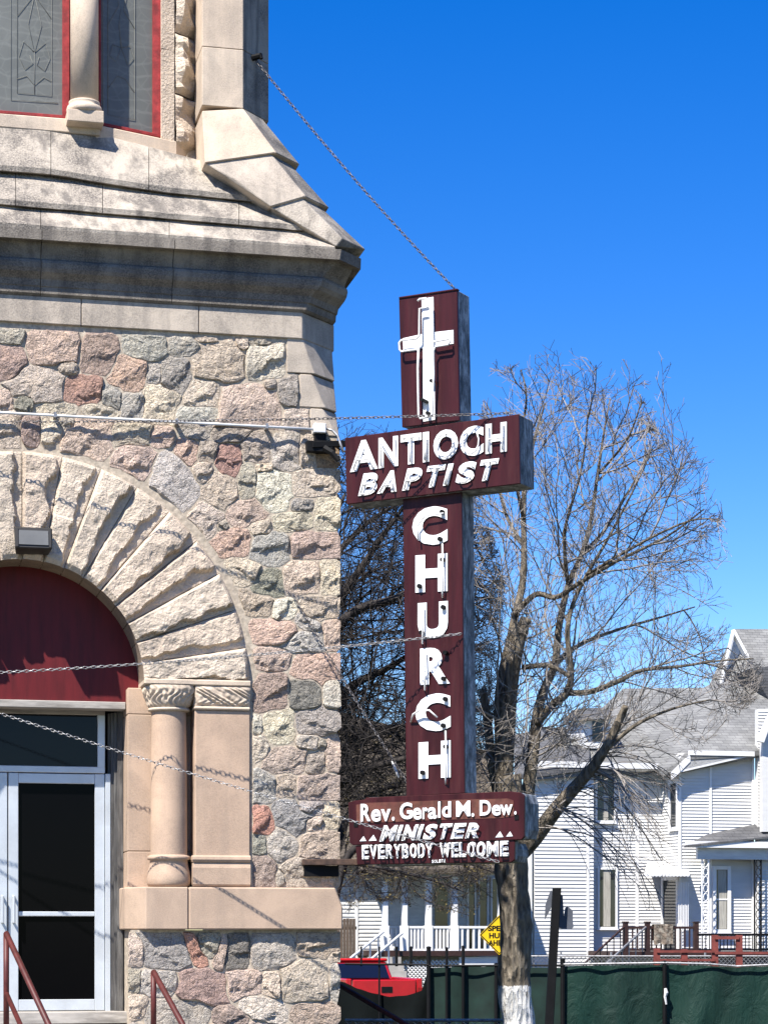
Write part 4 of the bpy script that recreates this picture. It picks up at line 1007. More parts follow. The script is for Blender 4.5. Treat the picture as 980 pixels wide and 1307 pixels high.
def window(fr_, x0, x1, y0, y1, d, parent, split=True, curtain=None, fw=2.2):
    w_ = pbox('window', fr_, x0, x1, y0, y1, d + .045, .03, M['houseglass'], parent)
    for q in ((x0-fw, x0+.3, y0-fw, y1+fw), (x1-.3, x1+fw, y0-fw, y1+fw), (x0, x1, y0-fw, y0+.3), (x0, x1, y1-.3, y1+fw)):
        pbox('frame', fr_, *q, d + .085, .1, M['trim'], w_)
    pbox('sill', fr_, x0-fw-1, x1+fw+1, y1+fw-.2, y1+fw+1.4, d + .13, .14, M['trim'], w_)
    if split: pbox('meeting_rail', fr_, x0, x1, (y0+y1)/2-.9, (y0+y1)/2+.9, d + .065, .03, M['trim'], w_)
    if curtain: pbox('curtain', fr_, curtain[0], curtain[1], y0+1, y1-1, d + .052, .005, M['curtain'], w_)
    return w_
hx = lambda px, d=0.0: HF.at(px, 1100, d).x
hz = lambda py, d=0.0: HF.at(800, py, d).z
zg = -.1; zE = hz(975)
clap('side_wall', HF, hx(677), hx(752), zg, zE, -.35, M['white'], house, .10)
clap('front_wall', HF, hx(752), hx(846), zg, zE, 0.0, M['white'], house, .086)
for px in (677, 750): pbox('corner_board', HF, px-1.5, px+2, 980, 1262, .38, .3, M['trim'], house)
pbox('corner_board', HF, 811, 815, 985, 1262, .03, .04, M['trim'], house)
window(HF, 762, 784, 988, 1048, .0, house, True, (770, 776))
window(HF, 765, 786, 1110, 1184, .0, house, False, (770, 779))
# the two-storey bay: chamfered side and front
yb = -1.25; xb0, xb1 = hx(845), hx(868, 1.25); xb2 = hx(962, 1.25)
zB = HF.at(900, 962, 1.25).z
def wall_strip(name, A, B, z0, z1, mat, parent, step=.086):
    A, B = Vector((A[0], A[1], 0)), Vector((B[0], B[1], 0)); t = (B - A).normalized(); n = Vector((t.y, -t.x, 0)); b = MB(); z = z0
    while z < z1 - .01:
        za = min(z + step, z1); o0, o1 = n * .027, n * .002
        b.add([A + o0 + Vector((0,0,z)), B + o0 + Vector((0,0,z)), B + o1 + Vector((0,0,za)), A + o1 + Vector((0,0,za)), A + Vector((0,0,z)), B + Vector((0,0,z))], [(0,1,2,3), (0,4,5,1)]); z = za
    q = [A, B, B - n * .2, A - n * .2]; b.prism([p + Vector((0,0,z0)) for p in q], [p + Vector((0,0,z1)) for p in q]); return obj(name, b, mat, parent, kind='stuff', fix=False)
wall_strip('bay_side', (xb0, 0.0), (xb1, yb), zg, zB, M['white'], house)
wall_strip('bay_front', (xb1, yb), (xb2, yb), zg, zB, M['white'], house)
wall_strip('wing_wall', (xb2 + .01, yb - .25), (xb2 + 4, yb - .25), zg, zB + 1.2, M['white'], house)
for px in (868, 907, 961): pbox('corner_board', HF, px-1.4, px+1.4, 966, 1250, 1.30, .06, M['trim'], house)
def seg_window(A, B, z0, z1, parent):
    A, B = Vector((A[0], A[1], 0)), Vector((B[0], B[1], 0)); t = (B - A).normalized(); n = Vector((t.y, -t.x, 0)); L = (B - A).length
    def q(name, s0, s1, a, c, o, mat, par):
        P = [A + t * s0 + n * o, A + t * s1 + n * o, A + t * s1 + n * (o - .04), A + t * s0 + n * (o - .04)]; b = MB(); b.prism([p + Vector((0,0,a)) for p in P], [p + Vector((0,0,c)) for p in P]); return obj(name, b, mat, par)
    w_ = q('window', .0, L, z0, z1, .05, M['houseglass'], parent)
    for a in ((-.1, .02, z0-.1, z1+.1), (L-.02, L+.1, z0-.1, z1+.1), (.02, L-.02, z0-.1, z0+.01), (.02, L-.02, z1-.01, z1+.1)): q('frame', *a, .08, M['trim'], w_)
mA = Vector((xb0, 0, 0)).lerp(Vector((xb1, yb, 0)), .55); mB = Vector((xb0, 0, 0)).lerp(Vector((xb1, yb, 0)), .92)
seg_window(mA, mB, hz(1058), hz(1002), house)
dA = Vector((xb0, 0, 0)).lerp(Vector((xb1, yb, 0)), .15)
seg_window(dA, mB, hz(1214), hz(1124), house)
# eaves and roofs
def slab(name, pts, mat, parent, th=.14, fr_=HF):
    P = [fr_.at(*p) for p in pts]; b = MB(); b.prism(P, [p - Vector((0, 0, th)) for p in P]); return obj(name, b, mat, parent)
slab('roof', [(668,990,.62),(852,976,.35),(905,878,-4.5),(795,879,-4.5),(742,928,-3.0)], M['roof'], house)
slab('roof', [(656,990,.62),(752,976,.62),(752,926,-3.2),(690,931,-3.2),(656,938,-3.2)], M['roofdark'], house)
slab('roof', [(846,985,1.2),(882,963,1.6),(985,957,1.6),(985,848,-3),(905,874,-4),(800,930,-2.6)], M['roof'], house)
slab('roof', [(905,874,-3.9),(938,803,-4.6),(990,803,-4.6),(990,872,-2.5),(955,868,-2.8)], M['roof'], house)
b = MB(); P = [HF.at(*p) for p in ((924,868,-3.7),(937.5,806,-3.9),(955,838,-3.7),(955,868,-3.7))]; b.prism(P, [p + Vector((0,.3,0)) for p in P]); obj('gable_end', b, M['shade'], house)
for a, c in (((937.5,803,-3.5),(956.5,838,-3.3)), ((937.5,803,-3.5),(922,870,-3.3))):
    A, B_ = HF.at(*a), HF.at(*c); b = MB(); b.prism([A, B_, B_ - Vector((0,0,.16)), A - Vector((0,0,.16))], [p + Vector((0,.25,0)) for p in (A, B_, B_ - Vector((0,0,.16)), A - Vector((0,0,.16)))]); obj('bargeboard', b, M['trim'], house)
# dark slate dormer cheek at the right, with its white bargeboard
b = MB(); P = [HF.at(*p) for p in ((958,853,-1.0),(990,850,-1.0),(990,905,-1.0),(982,895,-1.0))]; b.prism(P, [p + Vector((0,1.2,-.05)) for p in P]); obj('dormer_cheek', b, M['roofdark'], house)
b = MB(); P = [HF.at(*p) for p in ((967,946,2.1),(985,905,2.1),(990,905,2.1),(975,948,2.1))]; b.prism(P, [p + Vector((0,.15,0)) for p in P]); obj('bargeboard', b, M['trim'], house)
b = MB(); P = [HF.at(*p) for p in ((973,948,1.9),(990,910,1.9),(990,1062,1.9),(973,1062,1.9))]; b.prism(P, [p + Vector((0,.2,0)) for p in P]); obj('gable_wall', b, M['white'], house)
pbox('eave_board', HF, 880, 963, 959.5, 964, 1.62, .12, M['trim'], house)
pbox('eave_board', HF, 676, 846, 975, 979, .64, .1, M['trim'], house)
A, B_ = HF.at(858, 986, 1.6), HF.at(881, 963, 1.6)
b = MB(); b.prism([A, B_, B_ - Vector((0,0,.2)), A - Vector((0,0,.2))], [p + Vector((0,.12,0)) for p in (A, B_, B_ - Vector((0,0,.2)), A - Vector((0,0,.2)))]); obj('bargeboard', b, M['trim'], house)
slab('eave_soffit', [(846,990,.2),(858,986,1.58),(881,964,1.58),(962,962,1.58),(962,960,-.2)], M['trim'], house, .05)
# little dormer with a dark hipped roof
dm = pbox('dormer', HF, 745, 779, 917, 955, -.9, 1.6, M['trim'], house); window(HF, 757, 768, 921, 946, -.88, dm, False, fw=1.5) if False else None
dw = pbox('dormer_window', HF, 756, 769, 921, 946, -.87, .03, M['houseglass'], house)
P = [HF.at(*p) for p in ((741,919,-.6),(784,917,-.6),(776,903,-1.6),(752,904,-1.6))]; b = MB(); b.prism(P, [p + Vector((0, 1.6, .1)) for p in P]); obj('dormer_roof', b, M['roofdark'], house)
# entrance with awning and barred door
b = MB()
for k in range(7): q = HF.at(866 + k * 2.0, 1150, 1.5); b.box(q.x - .012, q.x + .012, q.y - .012, q.y + .012, hz(1188), hz(1128))
obj('barred_screen', b, M['trim'], house, kind='stuff')
aw = MB(); n = 26
for k in range(n + 1):
    f = k / n; pa, pb = HF.at(826 + 50 * f, 1100, .1), HF.at(822 + 58 * f, 1116 + (1.2 if k % 2 else 0), 1.9); aw.v += [tuple(pa), tuple(pb), tuple(pa - Vector((0,0,.04))), tuple(pb - Vector((0,0,.05)))]
for k in range(n): a = 4 * k; aw.f += [(a, a+1, a+5, a+4), (a+2, a+6, a+7, a+3), (a+1, a+3, a+7, a+5)]
obj('awning', aw, M['trim'], house, fix=False)
# right-hand porch
slab('porch_roof', [(873,1080,2.0),(990,1067,2.0),(990,1046,1.2),(905,1064,1.2)], M['roofdark'], house, .05)
pbox('porch_fascia', HF, 876, 990, 1075, 1082, 1.97, .1, M['trim'], house)
pbox('porch_beam', HF, 890, 990, 1083, 1097, 1.80, .12, M['shade'], house)
window(HF, 914, 929, 1110, 1187, 1.3, house, True, (916, 927), 4)
for px in (900, 967):
    P0, P1 = HF.at(px - 4.2, 1216, 1.75), HF.at(px + 4.2, 1097, 1.75); b = MB()
    for x in (P0.x, P1.x): b.tube([(x, -1.75, P0.z), (x, -1.75, P1.z)], .022, 6)
    for k in range(11):
        z0, z1 = P0.z + (P1.z - P0.z) * k / 11, P0.z + (P1.z - P0.z) * (k + 1) / 11; c = (P0.x + P1.x) / 2; r_ = (P1.x - P0.x) / 2 * .8; zc_ = (z0 + z1) / 2
        b.tube([(c + r_ * math.sin(a * .785) * (1 if a < 5 else .7), -1.75, zc_ + (z1 - z0) * .45 * math.cos(a * .785)) for a in range(9)], .012, 4)
    obj('iron_column', b, M['blackmetal'] if px > 950 else M['trim'], house, kind='stuff')
pbox('porch_floor', HF, 792, 990, 1215, 1222, 3.1, 3.0, M['brownpaint'], house)
pbox('porch_skirt', HF, 892, 990, 1222, 1262, 3.0, .1, M['oldfence'], house)
def rail_run(fr_, px0, px1, yt, yb_, d, mat, parent, pitch, posts=(), bw=.035):
    a, c = fr_.at(px0, yt, d), fr_.at(px1, yb_, d); b = MB(); b.box(a.x, c.x, -d - .04, -d + .04, a.z - .06, a.z); r_ = obj('railing', b, mat, parent)
    b = MB(); b.box(a.x, c.x, -d - .03, -d + .03, c.z, c.z + .05); obj('bottom_rail', b, mat, r_)
    b = MB(); x = a.x + pitch / 2
    while x < c.x: b.box(x - bw / 2, x + bw / 2, -d - bw / 2, -d + bw / 2, c.z + .05, a.z - .06); x += pitch
    obj('balusters', b, mat, r_, kind='stuff')
    for px in posts:
        x = fr_.at(px, yt, d).x; b = MB(); b.box(x - .06, x + .06, -d - .06, -d + .06, c.z - .1, a.z + .1); b.box(x - .075, x + .075, -d - .075, -d + .075, a.z + .102, a.z + .13); obj('newel_post', b, mat, r_, kind='stuff')
    return r_
rail_run(HF, 798, 888, 1183, 1214, 3.0, M['brownpaint'], house, .13, (798, 826, 888))
rail_run(HF, 889, 990, 1192, 1214, 3.02, M['blackmetal'], house, .10, (), .02)
for px in (796, 824):
    A, B_ = HF.at(px, 1184, 3.05), HF.at(px - 52, 1232, 4.4); b = MB(); b.tube([A, B_], .03, 5)
    for k in range(6): q = A.lerp(B_, (k + .5) / 6); b.tube([q, q - Vector((0,0,.55))], .014, 4)
    obj('stair_rail', b, M['brownpaint'] if px < 800 else M['steel'], house, kind='stuff')
# rug hung over the porch rail
rug_m = m_plain('mottled_brown_rug', (0.20, 0.155, 0.115), .95, .6, 14, dirt=(0.42,0.38,0.30), dirt_amt=.6, bmp=.6)
A, B_ = HF.at(834, 1181.5, 3.09), HF.at(858.5, 1207, 3.09); b = MB(); rows = []; nx, nz = 10, 10
for j in range(nz + 1):
    for i in range(nx + 1):
        x = A.x + (B_.x - A.x) * i / nx; zz_ = A.z + .03 - (A.z - B_.z) * j / nz - (noise.noise(Vector((i * .5, 1, 0))) * .05 if j == nz else 0)
        b.v.append((x, -3.09 - .02 - .03 * noise.noise(Vector((i * .4, j * .3, 5))), zz_))
for i in range(nx + 1): b.v.append((A.x + (B_.x - A.x) * i / nx, -2.94, A.z + .02))
for i in range(nx + 1): b.v.append((A.x + (B_.x - A.x) * i / nx, -2.93, A.z - .4))
W_ = nx + 1
for j in range(nz):
    for i in range(nx): b.f.append((j*W_+i, (j+1)*W_+i, (j+1)*W_+i+1, j*W_+i+1))
k = (nz + 1) * W_
for i in range(nx): b.f.append((i, i+1, k+i+1, k+i)); b.f.append((k+i, k+i+1, k+W_+i+1, k+W_+i))
rg = obj('rug', b, rug_m, label='mottled brown rug hung over the dark porch railing of the white house', cat='rug', fix=False); rg.matrix_world = HF.M

# --- the neighbour with the white-posted porch
PF = Frame((520 - CX) / F * 60.0, 60.0, R(12.8))
porch = thing('porch_house', PF.M, 'pale house with a white-posted front porch seen under the church sign', 'house')
px_ = lambda px, d=0.0: PF.at(px, 1150, d).x
pz_ = lambda py, d=0.0: PF.at(540, py, d).z
clap('porch_wall', PF, px_(400), px_(648), -.1, pz_(1096), 0.0, M['shade'], porch, .105)
pbox('corner_board', PF, 453, 457, 1100, 1262, .04, .05, M['trim'], porch)
for x0, x1 in ((598, 606), (612, 622), (628, 640)): window(PF, x0, x1, 1122, 1212, .0, porch, False, fw=1.4)
pbox('porch_door', PF, 555, 571, 1124, 1214, .04, .05, M['houseglass'], porch)
slab('porch_roof', [(458,1111,2.9),(650,1108,2.9),(650,1081,-.1),(458,1084,-.1)], M['roofbrown'], porch, .12, PF)
pbox('porch_beam', PF, 470, 648, 1108, 1116, 2.5, .2, M['shade'], porch)
slab('roof', [(380,1098,.5),(650,1096,.5),(628,960,-4.5),(400,900,-4.5)], M['roofbrown'], porch, .15, PF)
pbox('porch_floor', PF, 484, 648, 1214, 1221, 2.7, 2.7, M['brownpaint'], porch)
pbox('porch_skirt', PF, 586, 648, 1222, 1262, 2.6, .06, M['trim'], porch)
for px, wd in ((492, 3.2), (517, 3.0), (547.5, 3.4), (580.5, 3.6), (640, 3.6)):
    c_ = pbox('porch_post', PF, px - wd, px + wd, 1112, 1182, 2.5, .16, M['trim'], porch); pbox('pedestal', PF, px - wd - 1.4, px + wd + 1.4, 1182, 1216, 2.53, .22, M['trim'], c_)
rail_run(PF, 522, 576, 1182.5, 1214, 2.45, M['trim'], porch, .095, (), .05)
rail_run(PF, 586, 640, 1182.5, 1214, 2.45, M['trim'], porch, .15, (), .05)
rail_run(PF, 497, 513, 1182.5, 1214, .6, M['trim'], porch, .13, (), .05)
for (xa, ya), (xb_, yb2) in (((489,1190),(447,1224)), ((513,1192),(470,1228))):
    A, B_ = PF.at(xa, ya, 2.6), PF.at(xb_, yb2, 4.0); b = MB(); b.tube([A, B_], .035, 5)
    for k in range(4): q = A.lerp(B_, (k + .6) / 4); b.tube([q, q - Vector((0,0,.75))], .022, 4)
    obj('stair_rail', b, M['trim'], porch, kind='stuff')
for k in range(4): q0 = PF.at(494, 1222 + 9 * k, 2.8 + .3 * k); b = MB(); b.box(PF.at(472,1220,3).x, PF.at(512,1220,3).x, -2.7 - .3 * (k + 1), -2.7 - .3 * k, -.1, q0.z); obj('step', b, bpy.data.materials['concrete_paving'], porch)
b = MB(); A, B_ = PF.at(514, 1226, 2.55), PF.at(586, 1262, 2.55); s_ = .10; x = A.x - (A.z - B_.z)
h_ = A.z - B_.z
while x < B_.x + h_:
    for sg in (1, -1):
        x0, x1 = x, x + sg * h_; f0, f1 = 0.0, 1.0
        lo, hi = sorted((x0, x1))
        t0 = max(0, (A.x - x0) / (x1 - x0) if sg > 0 else (B_.x - x0) / (x1 - x0)); t1 = min(1, (B_.x - x0) / (x1 - x0) if sg > 0 else (A.x - x0) / (x1 - x0))
        if t1 > t0: b.tube([(x0 + (x1 - x0) * t0, -2.55 + .012 * sg, B_.z + h_ * t0), (x0 + (x1 - x0) * t1, -2.55 + .012 * sg, B_.z + h_ * t1)], .018, 4)
    x += s_
obj('lattice', b, M['trim'], porch, kind='stuff')

# --- weathered board fence beside it
bf = thing('board_fence', PF.M, 'brown weathered board fence left of the porch house, beside the church corner', 'fence')
for k in range(7):
    p0, p1 = PF.at(426 + k * 4.0, 1260, .6), PF.at(429.4 + k * 4.0, 1174 + rng.uniform(-1.5, 1.5), .6); b = MB(); b.box(p0.x, p1.x, -.62, -.58, p0.z, p1.z); obj('board', b, M['oldfence'], bf)
for yy in (1185, 1240): p0, p1 = PF.at(424, yy + 2, .57), PF.at(455, yy - 2, .57); b = MB(); b.box(p0.x, p1.x, -.575, -.53, p0.z, p1.z); obj('rail', b, M['oldfence'], bf)

# --- red wooden fence and chain link by the white house
rf = thing('red_fence', Matrix(), 'low red wooden fence in front of the white house porch', 'fence')
Yr = 54.5
for px, yt in ((838, 1211), (873, 1212), (912, 1194), (943, 1194)):
    p = atY(px, yt, Yr); b = MB(); b.box(p.x - .075, p.x + .075, Yr - .075, Yr + .075, ground_z(Yr) - .1, p.z); obj('post', b, M['redwood'], rf)
for x0, x1, yy, hh in ((838, 912, 1215, 3), (912, 943, 1197.5, 4), (912, 943, 1217, 3), (943, 990, 1217, 3), (838, 912, 1226, 3)):
    p0, p1 = atY(x0, yy + hh / 2, Yr - .09), atY(x1, yy - hh / 2, Yr - .09); b = MB(); b.box(p0.x, p1.x, Yr - .115, Yr - .078, p0.z, p1.z); obj('rail', b, M['redwood'], rf)
def chainlink(name, px0, px1, yt, z0, Y, label, s_=.11, r_=.008, mat='steel', posts=()):
    A = atY(px0, yt, Y); B = atY(px1, yt, Y); t = thing(name, Matrix.Translation((A.x, Y, z0)), label, 'fence'); w_, h_ = B.x - A.x, A.z - z0; b = MB(); n = int(w_ / s_)
    for k in range(-int(h_ / s_) - 1, n + 1):
        for sg in (1, -1):
            x0 = k * s_ if sg > 0 else k * s_ + h_; pa = []
            for f in (0.0, 1.0): pa.append((x0 + sg * h_ * f, f * h_))
            (xa, za), (xb_, zb_) = pa
            lo, hi = (0 - xa) / (xb_ - xa), (w_ - xa) / (xb_ - xa)
            t0, t1 = max(0, min(lo, hi)), min(1, max(lo, hi))
            if t1 > t0: b.tube([(xa + (xb_ - xa) * t0, .004 * sg, za + (zb_ - za) * t0), (xa + (xb_ - xa) * t1, .004 * sg, za + (zb_ - za) * t1)], r_, 3, False)
    obj('wire_mesh', b, M[mat], t, kind='stuff', fix=False)
    b = MB(); b.tube([(0, 0, h_), (w_, 0, h_)], .02, 6); obj('top_rail', b, M[mat], t)
    for px in posts: x = atY(px, yt, Y).x - A.x; b = MB(); b.tube([(x, .03, 0), (x, .03, h_ + .1)], .028, 6); obj('post', b, M[mat], t)
    return t
chainlink('chain_link_fence', 672, 990, 1221, .15, 55.2, 'grey chain link fence along the white house yard behind the green screen', .10, .006, 'steel', (716, 780, 900))
chainlink('chain_link_fence', 440, 655, 1303, -.3, 24.5, 'near chain link fence whose top just shows at the bottom edge', .09, .0035, 'steel', ())

# ------------------------------------------------------------------ pickup truck on the street
tr_red = m_plain('red_car_paint', (0.42, 0.010, 0.014), .25, .08, 3, spec=.5)
tw_ = math.atan2(.25, .97)
TP = atY(491, 1250, 46.0); TM = Matrix.Translation((TP.x, 46.0, -.65)) @ Matrix.Rotation(tw_, 4, 'Z')
truck = thing('pickup_truck', TM, 'red pickup truck parked behind the fence, seen from its tailgate', 'truck')
def tb(name, x0, x1, y0, y1, z0, z1, mat, parent=truck, bevel=.02, top=None):
    b = MB()
    if top: b.prism([(x0,y0,z0),(x1,y0,z0),(x1,y1,z0),(x0,y1,z0)], [(top[0],top[2],z1),(top[1],top[2],z1),(top[1],top[3],z1),(top[0],top[3],z1)])
    else: b.box(x0, x1, y0, y1, z0, z1)
    return obj(name, b, mat, parent, bevel=bevel)
tg = tb('tailgate', -.66, .66, .0, .07, .78, 1.36, tr_red); tb('tailgate_handle', -.07, .16, -.012, .0, 1.10, 1.22, M['blackmetal'], tg, .004)
for s_ in (-1, 1):
    bs = tb('bed_side', *sorted((s_ * .80, s_ * .68)), .02, 2.1, .62, 1.38, tr_red)
    tb('tail_light', *sorted((s_ * .80, s_ * .69)), .0, .02, .85, 1.20, m_plain('tail_light_red', (.25,.01,.01), .2, .05, 3), bs, .004)
    tb('door', *sorted((s_ * .80, s_ * .74)), 2.12, 3.45, .55, 1.36, tr_red)
    b = MB(); b.tube([(s_ * .62, .9, .36), (s_ * .82, .9, .36)], .36, 20); wl = obj('wheel', b, M['blackmetal'], truck); b = MB(); b.tube([(s_ * .80, .9, .36), (s_ * .83, .9, .36)], .2, 14); obj('rim', b, M['steel'], wl)
    b = MB(); b.tube([(s_ * .62, 4.2, .36), (s_ * .82, 4.2, .36)], .36, 20); wl = obj('wheel', b, M['blackmetal'], truck); b = MB(); b.tube([(s_ * .80, 4.2, .36), (s_ * .83, 4.2, .36)], .2, 14); obj('rim', b, M['steel'], wl)
tb('bed_floor', -.70, .70, .07, 2.1, .6, .75, M['blackmetal']); tb('bumper', -.82, .82, -.14, -.02, .45, .72, M['blackmetal'])
tb('bonnet', -.78, .78, 3.45, 5.0, .55, 1.15, tr_red, bevel=.06)
cabin = tb('cab', -.74, .74, 2.12, 3.6, 1.30, 1.70, tr_red, bevel=.03, top=(-.62, .62, 2.25, 3.2))
tb('roof', -.64, .64, 2.22, 3.22, 1.702, 1.77, tr_red, cabin, .03)
b = MB(); b.prism([(-.64, 2.135, 1.36), (.64, 2.135, 1.36), (.555, 2.228, 1.665), (-.555, 2.228, 1.665)], [(-.64, 2.10, 1.36), (.64, 2.10, 1.36), (.555, 2.20, 1.665), (-.555, 2.20, 1.665)]); obj('rear_window', b, m_glass('car_glass', (.006,.008,.02), .05, .5), cabin)

# ------------------------------------------------------------------ green screened fence
YF = 31.0
gm, t, bb = mat_base('green_windscreen_mesh'); n1 = tex(t, 1.2, 5, .6, stretch=(1.5,1,.5)); n2 = tex(t, 60, 2, .5)
c_ = ramp(t, n1.outputs[0], [(.3, (.003,.015,.011)), (.7, (.006,.032,.023))]); t.links.new(c_, bb.inputs['Base Color']); bb.inputs['Roughness'].default_value = .65; n5 = tex(t, 4.5, 5, .65, stretch=(1, 1, .55), dist=1.2); bump(t, bb, n5.outputs[0], .6, .06)
gd = m_plain('black_windscreen_mesh', (0.008, 0.026, 0.020), .8, .3, 3)
sf = thing('screened_fence', Matrix(), 'chain link fence hung with dark green privacy screen', 'fence')
def screen(name, top, zb_, Y, mat, seed, amp=.05, nz=12):
    """a hanging sheet: its top follows the traced line, slack makes folds"""
    b = MB(); n = 60; x0, x1 = top[0][0], top[-1][0]
    for k in range(n + 1):
        px = x0 + (x1 - x0) * k / n
        for (xa, ya), (xb_, yb3) in zip(top[:-1], top[1:]):
            if px <= xb_ + 1e-6: yt = ya + (yb3 - ya) * (px - xa) / (xb_ - xa); break
        yt += noise.noise(Vector((px * .09, seed, 0))) * .9
        P = atY(px, yt, Y)
        for j in range(nz + 1):
            f = j / nz; z = P.z + (zb_ - P.z) * f
            dy = noise.fractal(Vector((P.x * 1.3 + f * 1.2, f * .8, seed)), 1, 2, 4) * amp * (.25 + f) + math.sin((P.x * 2.2 + f * 1.5) * 3) * .012 + math.sin(P.x * 11 + f * (3 + 2 * math.sin(P.x * 1.7)) + 2 * noise.noise(Vector((P.x, f, seed)))) * .026 * (.3 + f)
            b.v.append((P.x, Y + dy, z))
    for k in range(n):
        for j in range(nz): b.f.append((k*(nz+1)+j, (k+1)*(nz+1)+j, (k+1)*(nz+1)+j+1, k*(nz+1)+j+1))
    o = obj(name, b, mat, sf, smooth=True, fix=False); return o
screen('screen_panel', [(547,1236),(600,1234),(719,1236)], -.6, YF + .06, gd, 1)
screen('screen_panel', [(719,1234),(790,1232.5),(847.5,1232)], -.6, YF + .04, gm, 2)
screen('screen_panel', [(848.5,1232),(900,1233),(940,1235.5),(1000,1233)], -.6, YF + .04, gm, 3)
screen('sagging_screen', [(424,1250),(441,1255),(455,1262),(475,1268),(497,1273),(520,1271),(538,1265),(546,1240)], -.6, YF + .06, m_plain('black_tarp_mesh', (0.004, 0.006, 0.006), .85, .3, 3, spec=.1), 4)
for px, yt, r_ in ((461,1211,.013),(484,1211,.013),(506,1211,.020),(524.5,1211,.020),(547,1211,.030),(570,1212,.02),(591,1210,.022),(633,1232,.025),(718,1226,.032),(848,1229,.030),(990,1230,.03)):
    p = atY(px, yt, YF); b = MB(); b.tube([(p.x, YF, -.7 if (px > 540 or px == 484) else atY(px, 1234, YF).z), (p.x, YF, p.z)], r_, 8); b.lathe([(r_*1.15, p.z), (r_*1.1, p.z + .02), (0, p.z + .03)], p.x, YF, 8); obj('post', b, M['blackmetal'], sf, kind='stuff')
for pts in ([(440,1231),(547,1232)], [(547,1233.5),(640,1233),(719,1233)], [(719,1231.5),(848,1229.5)], [(848,1229.5),(905,1231),(940,1234),(1000,1231)]):
    b = MB(); b.tube([atY(x, y, YF - .02) for x, y in pts], .016, 6); obj('top_rail', b, M['blackmetal'] if pts[0][0] < 700 else M['steel'], sf)
b = MB(); A = atY(849, 1262, YF - .05); b.tube([A, A + Vector((.01, 0, -.06)), A + Vector((-.005, 0, -.12)), A + Vector((.012, 0, -.22))], [.02, .03, .02, .012], 6); obj('screen_tie', b, M['conduit'], sf)
# brown handrail behind the church corner
hr = thing('side_stair_rail', Matrix(), 'dark red pipe rail sloping down behind the church corner', 'handrail')
b = MB(); b.tube([atY(430, 1256, 23.2), atY(514, 1306, 22.6), atY(560, 1334, 22.3)], .028, 8); obj('top_rail', b, M['rail'], hr, smooth=True)
b = MB(); p = atY(552, 1329, 22.35); b.tube([(p.x, p.y, 0), tuple(p)], .026, 8); obj('post', b, M['rail'], hr, smooth=True)

# ------------------------------------------------------------------ street sign and the leaning post
YS = 44.0
ss = thing('speed_hump_sign', Matrix.Translation(atY(637, 1194, YS)), 'yellow diamond speed hump warning sign half hidden by the tree trunk', 'road sign')
hd = 25.5 / F * YS
dia = [(0, -.01, hd), (hd, -.01, 0), (0, -.01, -hd), (-hd, -.01, 0)]
yel = m_plain('yellow_sign_sheeting', (0.78, 0.50, 0.010), .4, .04, 5)
b = MB(); b.prism(dia, [(x, .0, z) for x, y, z in dia]); pl = obj('plate', b, yel, ss)
for k in range(4):
    p, q = Vector(dia[k]), Vector(dia[(k + 1) % 4]); p, q = p * .93, q * .93; n_ = Vector((-(q - p).z, 0, (q - p).x)).normalized() * .010
    p.y = q.y = -.0125; b = MB(); b.prism([p + n_, q + n_, q - n_, p - n_], [v + Vector((0, .002, 0)) for v in (p + n_, q + n_, q - n_, p - n_)]); obj('border', b, M['blackmetal'], pl)
def world_text(txt, w_, h_, cx, cz, y, mat, parent):
    vs = []; cu = bpy.data.curves.new('glyph', 'FONT'); cu.body = txt; cu.size = 1; cu.offset = .04; cu.extrude = .5
    o = bpy.data.objects.new('glyph', cu); col.objects.link(o); dg = bpy.context.evaluated_depsgraph_get(); dg.update()
    me = bpy.data.meshes.new_from_object(o.evaluated_get(dg)); bpy.data.objects.remove(o); bpy.data.curves.remove(cu)
    xs = [v.co.x for v in me.vertices]; ys = [v.co.y for v in me.vertices]
    for v in me.vertices: v.co = Vector((cx + ((v.co.x - min(xs)) / (max(xs) - min(xs)) - .5) * w_, y - .002 * (v.co.z + .5), cz + ((v.co.y - min(ys)) / (max(ys) - min(ys)) - .5) * h_))
    me.materials.clear(); return obj('lettering', me, mat, parent)
k_ = YS / F
world_text('SPEED', 29 * k_, 7 * k_, 0, 8.5 * k_, -.0115, M['blackmetal'], pl)
world_text('HUMP', 26 * k_, 7 * k_, 0, -.8 * k_, -.0115, M['blackmetal'], pl)
world_text('AHEAD', 28 * k_, 7 * k_, 0, -10 * k_, -.0115, M['blackmetal'], pl)
b = MB(); b.box(-.03, .03, .004, .05, -3.2, -.0); obj('post', b, M['blackmetal'], ss)
YP = 29.6; lp = thing('leaning_post', Matrix(), 'black leaning post with a bent grey panel in front of the white house', 'post')
b = MB(); A, B_ = atY(710.5, 1134, YP), atY(699.5, 1330, YP); s_ = .055
b.prism([A + Vector((-s_, -s_, 0)), A + Vector((s_, -s_, 0)), A + Vector((s_, s_, 0)), A + Vector((-s_, s_, 0))], [B_ + Vector((-s_, -s_, 0)), B_ + Vector((s_, -s_, 0)), B_ + Vector((s_, s_, 0)), B_ + Vector((-s_, s_, 0))]); obj('post_shaft', b, M['blackmetal'], lp, bevel=.008)
gp = m_plain('slate_grey_panel', (0.10, 0.11, 0.135), .5, .15, 6)
for pts, dy in (([(702.5,1137),(708,1139),(703,1160),(695,1175),(696,1155)], .1), ([(712,1141),(718,1143),(719.5,1170),(721,1160),(724,1157),(731,1163),(731,1177),(732,1184),(728,1187),(712,1185)], .1)):
    P = [atY(x, y, YP + dy) for x, y in pts]; b = MB(); b.prism(P, [p + Vector((0, .015, 0)) for p in P]); obj('panel', b, gp, lp)

